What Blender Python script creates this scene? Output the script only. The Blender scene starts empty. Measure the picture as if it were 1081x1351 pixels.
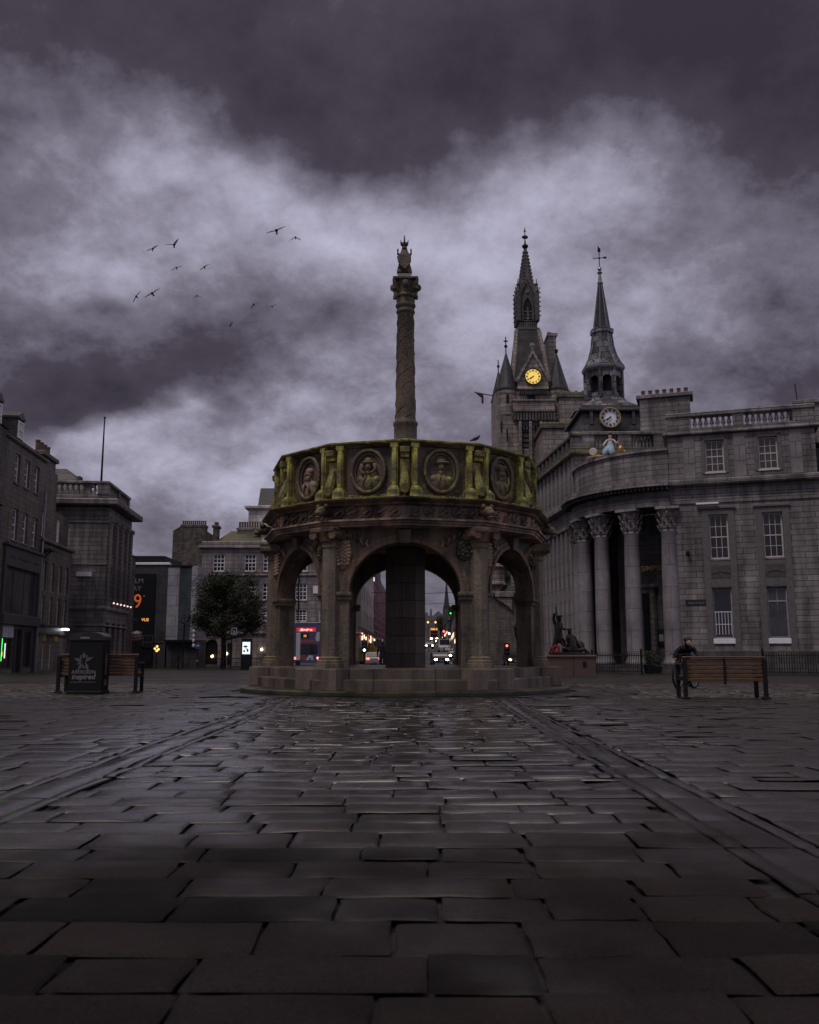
import bpy, math, random
from math import sin, cos, tan, radians as R, pi, atan2, sqrt
from mathutils import Vector, Matrix, noise
random.seed(7)
SC = bpy.context.scene
COL = SC.collection
# ------------------------------------------------------------------ camera
FPX, TH, CH = 1180.0, R(8.9), 0.88
cam_d = bpy.data.cameras.new('camera'); cam = bpy.data.objects.new('camera', cam_d); COL.objects.link(cam)
cam.location = (0, 0, CH); cam.rotation_euler = (pi/2 + TH, 0, 0)
cam_d.sensor_fit = 'VERTICAL'; cam_d.sensor_height = 24; cam_d.lens = FPX/1351*24
cam_d.clip_start = .05; cam_d.clip_end = 3000
cam_d.dof.use_dof = True; cam_d.dof.focus_distance = 22; cam_d.dof.aperture_fstop = 3.2
SC.camera = cam

def at(px, py, Y):                     # photo pixel -> (X, Z) on the vertical plane at distance Y
    a = (px-540.5)/FPX; b = (675.5-py)/FPX
    t = Y/(cos(TH)-b*sin(TH))
    return a*t, CH+(sin(TH)+b*cos(TH))*t
def gz(Y):                             # fall of the square away from the camera, then the street climbs
    if Y < 20: return 0.0
    if Y < 100: return -.6*min(1, (Y-20)/75)
    return -.6+((Y-100)/300)**1.1*8.0

# ------------------------------------------------------------------ mesh builder
class MB:
    def __init__(s): s.v = []; s.f = []
    def add(s, vs, fs, M=None):
        n = len(s.v)
        s.v += [tuple(M @ Vector(p)) for p in vs] if M else [tuple(p) for p in vs]
        s.f += [tuple(i+n for i in f) for f in fs]; return s
    def box(s, x0, x1, y0, y1, z0, z1, M=None):
        return s.add([(x0,y0,z0),(x1,y0,z0),(x1,y1,z0),(x0,y1,z0),(x0,y0,z1),(x1,y0,z1),(x1,y1,z1),(x0,y1,z1)],
                     [(0,3,2,1),(4,5,6,7),(0,1,5,4),(1,2,6,5),(2,3,7,6),(3,0,4,7)], M)
    def bev(s, x0, x1, y0, y1, z0, z1, b=.02, M=None):      # box with chamfered top and front edges
        vs = []
        for z, k in ((z0, b), (z0+b, 0), (z1-b, 0), (z1, b)):
            vs += [(x0+k,y0+k,z),(x1-k,y0+k,z),(x1-k,y1-k,z),(x0+k,y1-k,z)]
        fs = [(3,2,1,0),(12,13,14,15)]
        for l in range(3):
            for i in range(4):
                j = (i+1) % 4; fs.append((l*4+i, l*4+j, l*4+4+j, l*4+4+i))
        return s.add(vs, fs, M)
    def taper(s, c, w0, d0, w1, d1, z0, z1, M=None):
        x, y = c
        vs = [(x-w0/2,y-d0/2,z0),(x+w0/2,y-d0/2,z0),(x+w0/2,y+d0/2,z0),(x-w0/2,y+d0/2,z0),
              (x-w1/2,y-d1/2,z1),(x+w1/2,y-d1/2,z1),(x+w1/2,y+d1/2,z1),(x-w1/2,y+d1/2,z1)]
        return s.add(vs, [(0,3,2,1),(4,5,6,7),(0,1,5,4),(1,2,6,5),(2,3,7,6),(3,0,4,7)], M)
    def lathe(s, prof, n=16, c=(0,0), M=None, ph=0, cap=True):
        vs = []; fs = []
        for r, z in prof:
            for i in range(n):
                a = ph+2*pi*i/n; vs.append((c[0]+r*sin(a), c[1]-r*cos(a), z))
        for k in range(len(prof)-1):
            for i in range(n):
                j = (i+1) % n; fs.append((k*n+i, k*n+j, k*n+n+j, k*n+n+i))
        if cap:
            fs.append(tuple(range(n))[::-1]); fs.append(tuple((len(prof)-1)*n+i for i in range(n)))
        return s.add(vs, fs, M)
    def prism(s, pts, y0, y1, M=None):                      # outline in x,z extruded along y
        n = len(pts)
        vs = [(x,y0,z) for x, z in pts]+[(x,y1,z) for x, z in pts]
        fs = [tuple(range(n)), tuple(range(n, 2*n))[::-1]]
        for i in range(n):
            j = (i+1) % n; fs.append((j, i, i+n, j+n))
        return s.add(vs, fs, M)
    def tube(s, pts, r, n=6, M=None, close=False):
        pts = [Vector(p) for p in pts]; vs = []; fs = []; m = len(pts)
        for i, p in enumerate(pts):
            d = (pts[min(i+1, m-1)]-pts[max(i-1, 0)])
            if close: d = pts[(i+1) % m]-pts[i-1]
            d = d.normalized() if d.length > 1e-9 else Vector((0,0,1))
            up = Vector((0,1,0)) if abs(d.y) < .9 else Vector((1,0,0))
            u = d.cross(up).normalized(); w = d.cross(u)
            rr = r[i] if isinstance(r, (list, tuple)) else r
            for k in range(n):
                a = 2*pi*k/n; vs.append(p+u*cos(a)*rr+w*sin(a)*rr)
        for i in range(m if close else m-1):
            for k in range(n):
                l = (k+1) % n; j = (i+1) % m
                fs.append((i*n+k, i*n+l, j*n+l, j*n+k))
        if not close: fs += [tuple(range(n))[::-1], tuple((m-1)*n+k for k in range(n))]
        return s.add(vs, fs, M)
    def ball(s, c, rx, ry, rz, n=10, m=7, M=None):
        vs = [(c[0],c[1],c[2]-rz)]; fs = []
        for i in range(1, m):
            t = -pi/2+pi*i/m
            for k in range(n):
                a = 2*pi*k/n; vs.append((c[0]+rx*cos(t)*cos(a), c[1]+ry*cos(t)*sin(a), c[2]+rz*sin(t)))
        vs.append((c[0],c[1],c[2]+rz))
        for k in range(n):
            l = (k+1) % n; fs.append((0, 1+l, 1+k)); fs.append((len(vs)-1, 1+(m-2)*n+k, 1+(m-2)*n+l))
            for i in range(m-2): fs.append((1+i*n+k, 1+i*n+l, 1+i*n+n+l, 1+i*n+n+k))
        return s.add(vs, fs, M)
    def arc(s, c, r0, r1, a0, a1, z0, z1, n=20):            # curved wall block, angle from -y towards -x
        vs = []; fs = []
        for i in range(n+1):
            a = a0+(a1-a0)*i/n
            for r in (r0, r1):
                for z in (z0, z1): vs.append((c[0]-r*sin(a), c[1]-r*cos(a), z))
        for i in range(n):
            b = i*4
            fs += [(b+2,b+3,b+7,b+6),(b+1,b,b+4,b+5),(b+3,b+1,b+5,b+7),(b,b+2,b+6,b+4)]
        fs += [(0,1,3,2), (n*4,n*4+2,n*4+3,n*4+1)]
        return s.add(vs, fs)
    def wall(s, x0, x1, z0, z1, ops, y=0.0, d=.2):          # skin with real openings (x,z,w,h), reveals d deep
        xs = sorted({x0, x1, *[a for o in ops for a in (o[0], o[0]+o[2])]}); zs = sorted({z0, z1, *[a for o in ops for a in (o[1], o[1]+o[3])]})
        for i in range(len(xs)-1):
            for k in range(len(zs)-1):
                cx, cz = (xs[i]+xs[i+1])/2, (zs[k]+zs[k+1])/2
                if any(o[0] < cx < o[0]+o[2] and o[1] < cz < o[1]+o[3] for o in ops): continue
                s.add([(xs[i],y,zs[k]),(xs[i+1],y,zs[k]),(xs[i+1],y,zs[k+1]),(xs[i],y,zs[k+1])], [(0,1,2,3)])
        for o in ops:
            a, b, c, e = o[0], o[0]+o[2], o[1], o[1]+o[3]
            s.add([(a,y,c),(b,y,c),(b,y,e),(a,y,e),(a,y+d,c),(b,y+d,c),(b,y+d,e),(a,y+d,e)], [(0,4,5,1),(1,5,6,2),(2,6,7,3),(3,7,4,0)])
        for a in (x0, x1): s.add([(a,y,z0),(a,y+d,z0),(a,y+d,z1),(a,y,z1)], [(0,1,2,3) if a == x0 else (3,2,1,0)])
        s.add([(x0,y,z1),(x1,y,z1),(x1,y+d,z1),(x0,y+d,z1)], [(0,1,2,3)])
        return s
    def mesh(s, name, m, smooth=False):
        me = bpy.data.meshes.new(name); me.from_pydata(s.v, [], s.f); me.materials.append(m)
        if smooth: me.polygons.foreach_set('use_smooth', [True]*len(me.polygons))
        me.update(); return me
    def build(s, name, m, parent=None, smooth=False, loc=None, rz=None, **kw):
        return obj(name, s.mesh(name, m, smooth), parent, loc, rz, **kw)

def obj(name, me, parent=None, loc=None, rz=None, **kw):
    o = bpy.data.objects.new(name, me); COL.objects.link(o)
    if parent: o.parent = parent
    if loc: o.location = loc
    if rz: o.rotation_euler = (0, 0, rz)
    for k, v in kw.items(): o[k] = v
    return o
def thing(name, label, cat, loc=(0,0,0), rz=0, group=None):
    o = bpy.data.objects.new(name, None); COL.objects.link(o); o.empty_display_size = .2
    o.location = loc; o.rotation_euler = (0, 0, rz); o['label'] = label; o['category'] = cat
    if group: o['group'] = group
    return o
def tag(o, label, cat, group=None):
    o['label'] = label; o['category'] = cat
    if group: o['group'] = group
    return o
def struct(o): o['kind'] = 'structure'; return o
def dup(o, parent=None, loc=None, rz=None):
    c = o.copy(); COL.objects.link(c)
    if parent: c.parent = parent
    if loc is not None: c.location = loc
    if rz is not None: c.rotation_euler = (0, 0, rz)
    for ch in list(o.children): dup(ch, c)
    return c
def skin(name, pts, edges, m, parent, root=0, sub=2, loc=None):   # one continuous body grown over a skeleton
    me = bpy.data.meshes.new(name); me.from_pydata([p[:3] for p in pts], edges, [])
    o = bpy.data.objects.new('tmp', me); COL.objects.link(o)
    mod = o.modifiers.new('s', 'SKIN'); mod.use_smooth_shade = True
    for i, p in enumerate(pts):
        q = me.skin_vertices[0].data[i]; q.radius = (p[3], p[4] if len(p) > 4 else p[3]); q.use_root = (i == root)
    ss = o.modifiers.new('u', 'SUBSURF'); ss.levels = ss.render_levels = sub
    dg = bpy.context.evaluated_depsgraph_get(); dg.update()
    nm = bpy.data.meshes.new_from_object(o.evaluated_get(dg)); nm.name = name
    bpy.data.objects.remove(o); nm.materials.clear(); nm.materials.append(m)
    nm.polygons.foreach_set('use_smooth', [True]*len(nm.polygons))
    return obj(name, nm, parent, loc)
def text(s, size, m, name, parent, M, ext=.008, align='CENTER', shear=0, bold=0, sx=1, **kw):   # lettering as thin solid mesh
    c = bpy.data.curves.new('t', 'FONT'); c.body = s; c.size = size; c.extrude = ext; c.align_x = align; c.shear = shear; c.offset = bold
    o = bpy.data.objects.new('t', c); COL.objects.link(o)
    dg = bpy.context.evaluated_depsgraph_get(); dg.update()
    nm = bpy.data.meshes.new_from_object(o.evaluated_get(dg)); bpy.data.objects.remove(o); bpy.data.curves.remove(c)
    nm.transform(M @ Matrix.Rotation(pi/2, 4, 'X') @ Matrix.Scale(sx, 4, (1,0,0))); nm.name = name; nm.materials.clear(); nm.materials.append(m)
    return obj(name, nm, parent, **kw)
T = Matrix.Translation
def RZ(a): return Matrix.Rotation(a, 4, 'Z')
def RX(a): return Matrix.Rotation(a, 4, 'X')
def RY(a): return Matrix.Rotation(a, 4, 'Y')

# ------------------------------------------------------------------ materials
class NT:
    def __init__(s, nt): s.t = nt; s.n = nt.nodes; s.l = nt.links
    def new(s, ty, **kw):
        n = s.n.new(ty)
        for k, v in kw.items(): setattr(n, k, v)
        return n
    def put(s, sock, v):
        if isinstance(v, bpy.types.NodeSocket): s.l.new(v, sock)
        elif v is not None:
            if isinstance(v, tuple) and len(v) == 3 and sock.type == 'RGBA': v = (*v, 1)
            sock.default_value = v
    def math(s, op, a, b=None, c=None, clamp=False):
        n = s.new('ShaderNodeMath', operation=op, use_clamp=clamp)
        for i, v in enumerate((a, b, c)): s.put(n.inputs[i], v)
        return n.outputs[0]
    def mix(s, f, a, b, mode='MIX'):
        n = s.new('ShaderNodeMix', data_type='RGBA', blend_type=mode)
        s.put(n.inputs[0], f); s.put(n.inputs[6], a); s.put(n.inputs[7], b); return n.outputs[2]
    def noise(s, vec, scale, detail=4, rough=.55, dist=0, out=0):
        n = s.new('ShaderNodeTexNoise'); s.put(n.inputs['Vector'], vec)
        n.inputs['Scale'].default_value = scale; n.inputs['Detail'].default_value = detail; n.inputs['Roughness'].default_value = rough; n.inputs['Distortion'].default_value = dist
        return n.outputs[out]
    def ramp(s, f, stops):
        n = s.new('ShaderNodeValToRGB'); e = n.color_ramp.elements
        while len(e) < len(stops): e.new(.5)
        for q, (p, c) in zip(e, stops):
            q.position = p; q.color = (*c, 1) if isinstance(c, tuple) else (c, c, c, 1)
        s.put(n.inputs[0], f); return n.outputs[0]
    def scale(s, vec, v):
        n = s.new('ShaderNodeVectorMath', operation='MULTIPLY'); s.put(n.inputs[0], vec); n.inputs[1].default_value = v; return n.outputs[0]
def base(name, rough=.6, spec=.4, metal=0):
    m = bpy.data.materials.new(name); m.use_nodes = True; t = NT(m.node_tree); b = m.node_tree.nodes['Principled BSDF']
    b.inputs['Roughness'].default_value = rough; b.inputs['Specular IOR Level'].default_value = spec; b.inputs['Metallic'].default_value = metal
    return m, t, b
def bump(t, b, h, strength=.4, dist=.02):
    n = t.new('ShaderNodeBump'); n.inputs['Strength'].default_value = strength; n.inputs['Distance'].default_value = dist
    t.put(n.inputs['Height'], h); t.l.new(n.outputs[0], b.inputs['Normal'])
def plain(name, c, rough=.5, spec=.4, metal=0, var=.25, sc=6.0, bmp=.0):
    m, t, b = base(name, rough, spec, metal)
    co = t.new('ShaderNodeTexCoord').outputs['Object']
    n = t.noise(co, sc, 5)
    lo = tuple(x*(1-var) for x in c); hi = tuple(min(1, x*(1+var)) for x in c)
    t.put(b.inputs['Base Color'], t.ramp(n, [(.3, lo), (.7, hi)]))
    t.put(b.inputs['Roughness'], t.math('MULTIPLY_ADD', t.noise(co, sc*2.3, 3), .3, rough-.15, clamp=True))
    if bmp: bump(t, b, t.noise(co, sc*4, 6), bmp, .01)
    return m
def emit(name, c, s):
    m, t, b = base(name); b.inputs['Base Color'].default_value = (*[x*.5 for x in c], 1)
    b.inputs['Emission Color'].default_value = (*c, 1); b.inputs['Emission Strength'].default_value = s; return m
def wallco(t):                          # wall coordinates: along the face, up
    tc = t.new('ShaderNodeTexCoord'); sp = t.new('ShaderNodeSeparateXYZ'); t.l.new(tc.outputs['Object'], sp.inputs[0])
    sn = t.new('ShaderNodeSeparateXYZ'); t.l.new(tc.outputs['Normal'], sn.inputs[0])
    side = t.math('GREATER_THAN', t.math('ABSOLUTE', sn.outputs[0]), .72)
    u = t.math('ADD', t.math('MULTIPLY', sp.outputs[1], side), t.math('MULTIPLY', sp.outputs[0], t.math('SUBTRACT', 1.0, side)))
    cb = t.new('ShaderNodeCombineXYZ'); t.l.new(u, cb.inputs[0]); t.l.new(sp.outputs[2], cb.inputs[1])
    return cb.outputs[0], tc.outputs['Object'], sp, sn
def ashlar(name, c, bw=.9, bh=.38, mort=.012, var=.3, dirt=.45, joint=.35, rough=.62, moss=0):
    m, t, b = base(name, rough, .35)
    w, co, sp, sn = wallco(t)
    br = t.new('ShaderNodeTexBrick'); br.offset = .5; t.l.new(w, br.inputs['Vector'])
    br.inputs['Scale'].default_value = 1; br.inputs['Brick Width'].default_value = bw; br.inputs['Row Height'].default_value = bh
    br.inputs['Mortar Size'].default_value = mort; br.inputs['Mortar Smooth'].default_value = .3; br.inputs['Bias'].default_value = 0
    t.put(br.inputs['Color1'], tuple(x*(1-var) for x in c)); t.put(br.inputs['Color2'], tuple(x*(1+var) for x in c)); t.put(br.inputs['Mortar'], tuple(x*joint for x in c))
    st = t.noise(t.scale(co, (1.6, 1.6, .22)), 1.0, 6, .6)           # rain streaks
    bl = t.noise(co, .55, 5, .6); gr = t.noise(co, 28, 3)
    k = t.math('MULTIPLY', t.ramp(st, [(.36, 1-dirt), (.60, 1.0)]), t.ramp(bl, [(.3, .55), (.7, 1.25)]))
    k = t.math('MULTIPLY', k, t.ramp(gr, [(.3, .78), (.7, 1.22)]))
    cm = t.new('ShaderNodeVectorMath', operation='SCALE'); t.l.new(br.outputs['Color'], cm.inputs[0]); t.l.new(k, cm.inputs['Scale'])
    out = cm.outputs[0]
    if moss:
        up = t.math('MULTIPLY', t.math('GREATER_THAN', sn.outputs[2], .3), 1.0)
        f = t.math('MULTIPLY', t.ramp(t.noise(co, 2.2, 5), [(.42, 0.0), (.62, 1.0)]), t.math('ADD', t.math('MULTIPLY', up, .6), moss), clamp=True)
        out = t.mix(f, out, (.09, .085, .02))
    t.put(b.inputs['Base Color'], out)
    t.put(b.inputs['Roughness'], t.ramp(bl, [(.3, rough-.18), (.7, rough+.12)]))
    h = t.math('ADD', t.math('MULTIPLY', br.outputs['Fac'], -1.0), t.math('MULTIPLY', t.noise(co, 9, 5), .35))
    bump(t, b, h, .55, .03)
    return m
# ------------------------------------------------------------------ sky: Nishita under a broken deck of storm cloud
SUN_EL, SUN_AZ = R(58), R(218)
w = bpy.data.worlds.new('World'); SC.world = w; w.use_nodes = True
t = NT(w.node_tree); bg = w.node_tree.nodes['Background']
d = t.new('ShaderNodeTexCoord').outputs['Generated']
sp = t.new('ShaderNodeSeparateXYZ'); t.l.new(d, sp.inputs[0])
x, y, z = sp.outputs
az = t.math('MULTIPLY', t.math('ARCTAN2', x, y), 180/pi)
el = t.math('MULTIPLY', t.math('ARCSINE', t.math('MINIMUM', t.math('MAXIMUM', z, -1.0), 1.0)), 180/pi)
den = t.math('ADD', t.math('MAXIMUM', z, 0.0), .52)                  # a flat cloud deck seen in perspective
cb = t.new('ShaderNodeCombineXYZ'); t.l.new(t.math('DIVIDE', x, den), cb.inputs[0]); t.l.new(t.math('DIVIDE', y, den), cb.inputs[1]); cb.inputs[2].default_value = 3.7
deck = cb.outputs[0]
wn = t.new('ShaderNodeTexNoise'); wn.inputs['Scale'].default_value = 3.0; wn.inputs['Detail'].default_value = 4; wn.inputs['Roughness'].default_value = .5; t.l.new(deck, wn.inputs['Vector'])
ws = t.new('ShaderNodeSeparateColor'); t.l.new(wn.outputs['Color'], ws.inputs[0])
waz = t.math('ADD', az, t.math('MULTIPLY', t.math('SUBTRACT', ws.outputs[0], .5), 26.0))
wel = t.math('ADD', el, t.math('MULTIPLY', t.math('SUBTRACT', ws.outputs[1], .5), 20.0))
def pdir(px, py):                       # direction of a place in the sky
    a = (px-540.5)/FPX; b = (675.5-py)/FPX
    v = Vector((a, cos(TH)-b*sin(TH), sin(TH)+b*cos(TH))).normalized()
    return math.degrees(atan2(v.x, v.y)), math.degrees(math.asin(v.z))
BL = [ # place, widths in degrees, strength
 (470, 250, 14, 6, .26), (330, 210, 8, 5, .16), (120, 345, 10, 5, .26), (720, 215, 9, 4, .10), (960, 335, 9, 4, .22), (760, 330, 12, 5, .12), (610, 470, 9, 7, .10),
 (170, 625, 11, 4.5, .26), (330, 590, 10, 4, .12), (250, 430, 10, 3.5, -.05), (470, 590, 8, 5, .08), (600, 330, 9, 5, .04), (960, 470, 8, 3.5, -.08), (30, 20, 14, 4, -.10), (180, 170, 8, 4, .08), (420, 215, 7, 4, .10),  (830, 180, 6, 3, .06),
 (660, 0, 32, 7.5, -.32), (950, 90, 14, 8, -.30), (300, 90, 10, 4, -.12), (440, 130, 10, 3, -.05), (640, 120, 9, 2.6, -.06), (60, 225, 9, 4, -.16), (20, 470, 9, 4, -.18), (330, 510, 13, 3.6, -.18), (110, 530, 9, 3, -.20), (1040, 240, 7, 5, -.22), (300, 275, 5, 2, -.10)]
val = .44
for px, py, sa, se, am in BL:
    a0, e0 = pdir(px, py)
    da = t.math('DIVIDE', t.math('SUBTRACT', waz, a0), float(sa)); de = t.math('DIVIDE', t.math('SUBTRACT', wel, e0), float(se))
    g = t.math('EXPONENT', t.math('MULTIPLY', t.math('ADD', t.math('MULTIPLY', da, da), t.math('MULTIPLY', de, de)), -1.0))
    val = t.math('ADD', t.math('MULTIPLY', g, float(am)), val)
back = t.math('MULTIPLY', t.math('SUBTRACT', 1.0, t.ramp(t.math('MULTIPLY_ADD', y, .5, .5), [(.3, 0.0), (.85, 1.0)])), -.14)   # sky brightened behind the camera, added to light the facing fronts
val = t.math('SUBTRACT', val, back)
side = t.math('MULTIPLY', t.ramp(x, [(.55, 0.0), (.9, 1.0)]), .30)                   # unseen sky at the right brightened, added to light the left row
val = t.math('ADD', val, side)
high = t.ramp(t.math('DIVIDE', el, 90.0), [(.40, 0.0), (.62, 1.0)])
val = t.math('SUBTRACT', val, t.math('MULTIPLY', high, .30))
n1 = t.noise(deck, 4.2, 9, .60, .15); n2 = t.noise(deck, 12.0, 7, .64, .1); n3 = t.noise(deck, 34.0, 5, .65)
val = t.math('ADD', val, t.math('MULTIPLY', t.math('SUBTRACT', n1, .5), .72))
val = t.math('ADD', val, t.math('MULTIPLY', t.math('SUBTRACT', n2, .5), .44))
val = t.math('ADD', val, t.math('MULTIPLY', t.math('SUBTRACT', n3, .5), .20))
cloud = t.ramp(val, [(.0, (.030, .024, .034)), (.25, (.052, .042, .058)), (.5, (.150, .137, .180)), (.75, (.330, .317, .410)), (1.0, (.49, .485, .59))])
da = t.math('DIVIDE', az, 75.0); de = t.math('DIVIDE', t.math('SUBTRACT', el, 63.0), 9.5)                      # added bright band overhead, above the frame, for ground sheen and top light
gap = t.math('EXPONENT', t.math('MULTIPLY', t.math('ADD', t.math('MULTIPLY', da, da), t.math('MULTIPLY', de, de)), -1.0))
ga = t.new('ShaderNodeVectorMath', operation='MULTIPLY_ADD'); gc = t.new('ShaderNodeCombineXYZ'); [t.l.new(gap, gc.inputs[i]) for i in range(3)]
t.l.new(gc.outputs[0], ga.inputs[0]); ga.inputs[1].default_value = (2.5, 2.15, 1.95); t.l.new(cloud, ga.inputs[2]); cloud = ga.outputs[0]
sky = t.new('ShaderNodeTexSky', sky_type='NISHITA'); sky.sun_disc = False; sky.sun_elevation = SUN_EL; sky.sun_rotation = SUN_AZ
sc_ = t.new('ShaderNodeVectorMath', operation='SCALE'); t.l.new(cloud, sc_.inputs[0]); sc_.inputs['Scale'].default_value = 10
t.l.new(t.mix(.985, sky.outputs[0], sc_.outputs[0]), bg.inputs['Color']); bg.inputs['Strength'].default_value = .1
sd = bpy.data.lights.new('sun', 'SUN'); sd.energy = 1.0; sd.angle = R(18); sd.color = (1, .95, .9)
sl = bpy.data.objects.new('sun', sd); COL.objects.link(sl)
sl.rotation_euler = Vector((-sin(SUN_AZ)*cos(SUN_EL), -cos(SUN_AZ)*cos(SUN_EL), -sin(SUN_EL))).to_track_quat('-Z', 'Y').to_euler()
SC.view_settings.view_transform = 'Standard'; SC.view_settings.look = 'None'; SC.view_settings.exposure = .30; SC.view_settings.gamma = 1
SC.cycles.max_bounces = 6; SC.cycles.use_denoising = True

# ------------------------------------------------------------------ palette
G_GREY = ashlar('granite grey', (.235,.205,.205), 1.25, .31, .022, .2, .62)
G_PINK = ashlar('granite rose grey', (.27,.225,.225), 1.1, .42, .022, .14)
G_BROWN = ashlar('granite brown', (.15,.125,.11), .8, .3, .014, .16)
G_LIGHT = ashlar('granite pale', (.27,.24,.245), 3, .9, .02, .08, .4)
G_RECESS = ashlar('granite recess shade', (.045,.04,.042), 1, .4, .016, .2)  # dark tone paints in the recess shade between the flank pilasters
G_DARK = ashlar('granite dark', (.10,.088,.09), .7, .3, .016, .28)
G_TOWER = ashlar('granite tower', (.30,.245,.22), 1.3, .55, .045, .22, .4)
G_MOSSY = ashlar('granite mossy', (.16,.145,.10), 1.2, .45, .03, .25, .4, moss=.3)
RUBBLE = ashlar('rubble', (.13,.105,.09), .35, .16, .012, .4)
CONC = ashlar('panel dark', (.055,.05,.056), 1.6, .8, .012, .12, .25)
PANEL = ashlar('panel pale', (.33,.305,.345), 1.7, .9, .02, .06, .15)
PANEL_B = ashlar('panel blue', (.055,.065,.085), 1.7, .55, .015, .1, .15)
SLATE = ashlar('slate', (.05,.044,.05), .28, .18, .012, .35, .3, rough=.45)
SLATE_M = ashlar('slate mossy', (.075,.07,.05), .28, .18, .012, .35, .3, rough=.55, moss=.2)
LEAD = plain('lead', (.20,.19,.22), .4, .5, .3, .35, 3, .2)
LEADW = ashlar('lead plates', (.17,.16,.175), .55, .5, .05, .8, .6, rough=.42)
IRON = plain('black iron', (.009,.008,.0095), .6, .2, 0, .2)
BRONZE = plain('bronze', (.020,.017,.016), .38, .6, .5, .4, 8, .2)
WHITE = plain('white paint', (.74,.70,.74), .5, .4, 0, .08)
CREAM = plain('cream paint', (.50,.44,.40), .5, .4, 0, .1)
BLIND_GLARE = plain('curtain and sky glare', (.50,.47,.50), .7, .2, 0, .12, 3)  # pale tone for curtains, also paints sky reflection into the left row panes
GLASS = plain('dark glass', (.012,.011,.014), .12, .6, 0, .5, 1.2, .25)
GLASSG = plain('grey glass', (.045,.041,.046), .16, .6, 0, .6, 1.1, .25)
SHOP = plain('shopfront grey', (.05,.047,.055), .45, .4, 0, .15)
DARKP = plain('dark panel', (.010,.0095,.011), .35, .4, 0, .2)
GOLD = plain('gold leaf', (.40,.25,.08), .35, .6, .6, .15)
GREYT = plain('grey lettering', (.20,.19,.20), .6, .3)
WHITET = plain('white lettering', (.6,.58,.6), .6, .3)
POT = plain('clay pot', (.10,.065,.05), .7, .3, 0, .25)
BROWNS = plain('brown granite', (.085,.053,.04), .35, .5, 0, .25, 14, .1)
AMBER = emit('amber lamp', (1, .5, .15), 1.8); WARM = emit('warm lamp', (1, .72, .38), 6); HEAD = emit('headlamp', (1, .80, .45), 26)
COOLW = emit('white lamp', (.9, .93, 1), 6); REDL = emit('red lamp', (1, .08, .06), 5); GREENL = emit('green lamp', (.04, 1, .10), 2.0)
SCREEN = emit('screen white', (.80, .88, .92), .85); DIAL = emit('lit dial', (1, .68, .17), .62); SIGNR = emit('sign red', (.75, .03, .04), .5)
ORANGE = emit('orange letters', (.85, .17, .04), .26); AMBERT = emit('amber letters', (1, .45, .12), .7); PINKT = emit('pale letters', (1, .72, .7), .9)
SKIN = plain('skin', (.40,.24,.17), .5, .4); CLOTH = plain('dark cloth', (.012,.011,.013), .85, .2); HAIR = plain('hair', (.02,.015,.012), .6, .3)

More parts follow.
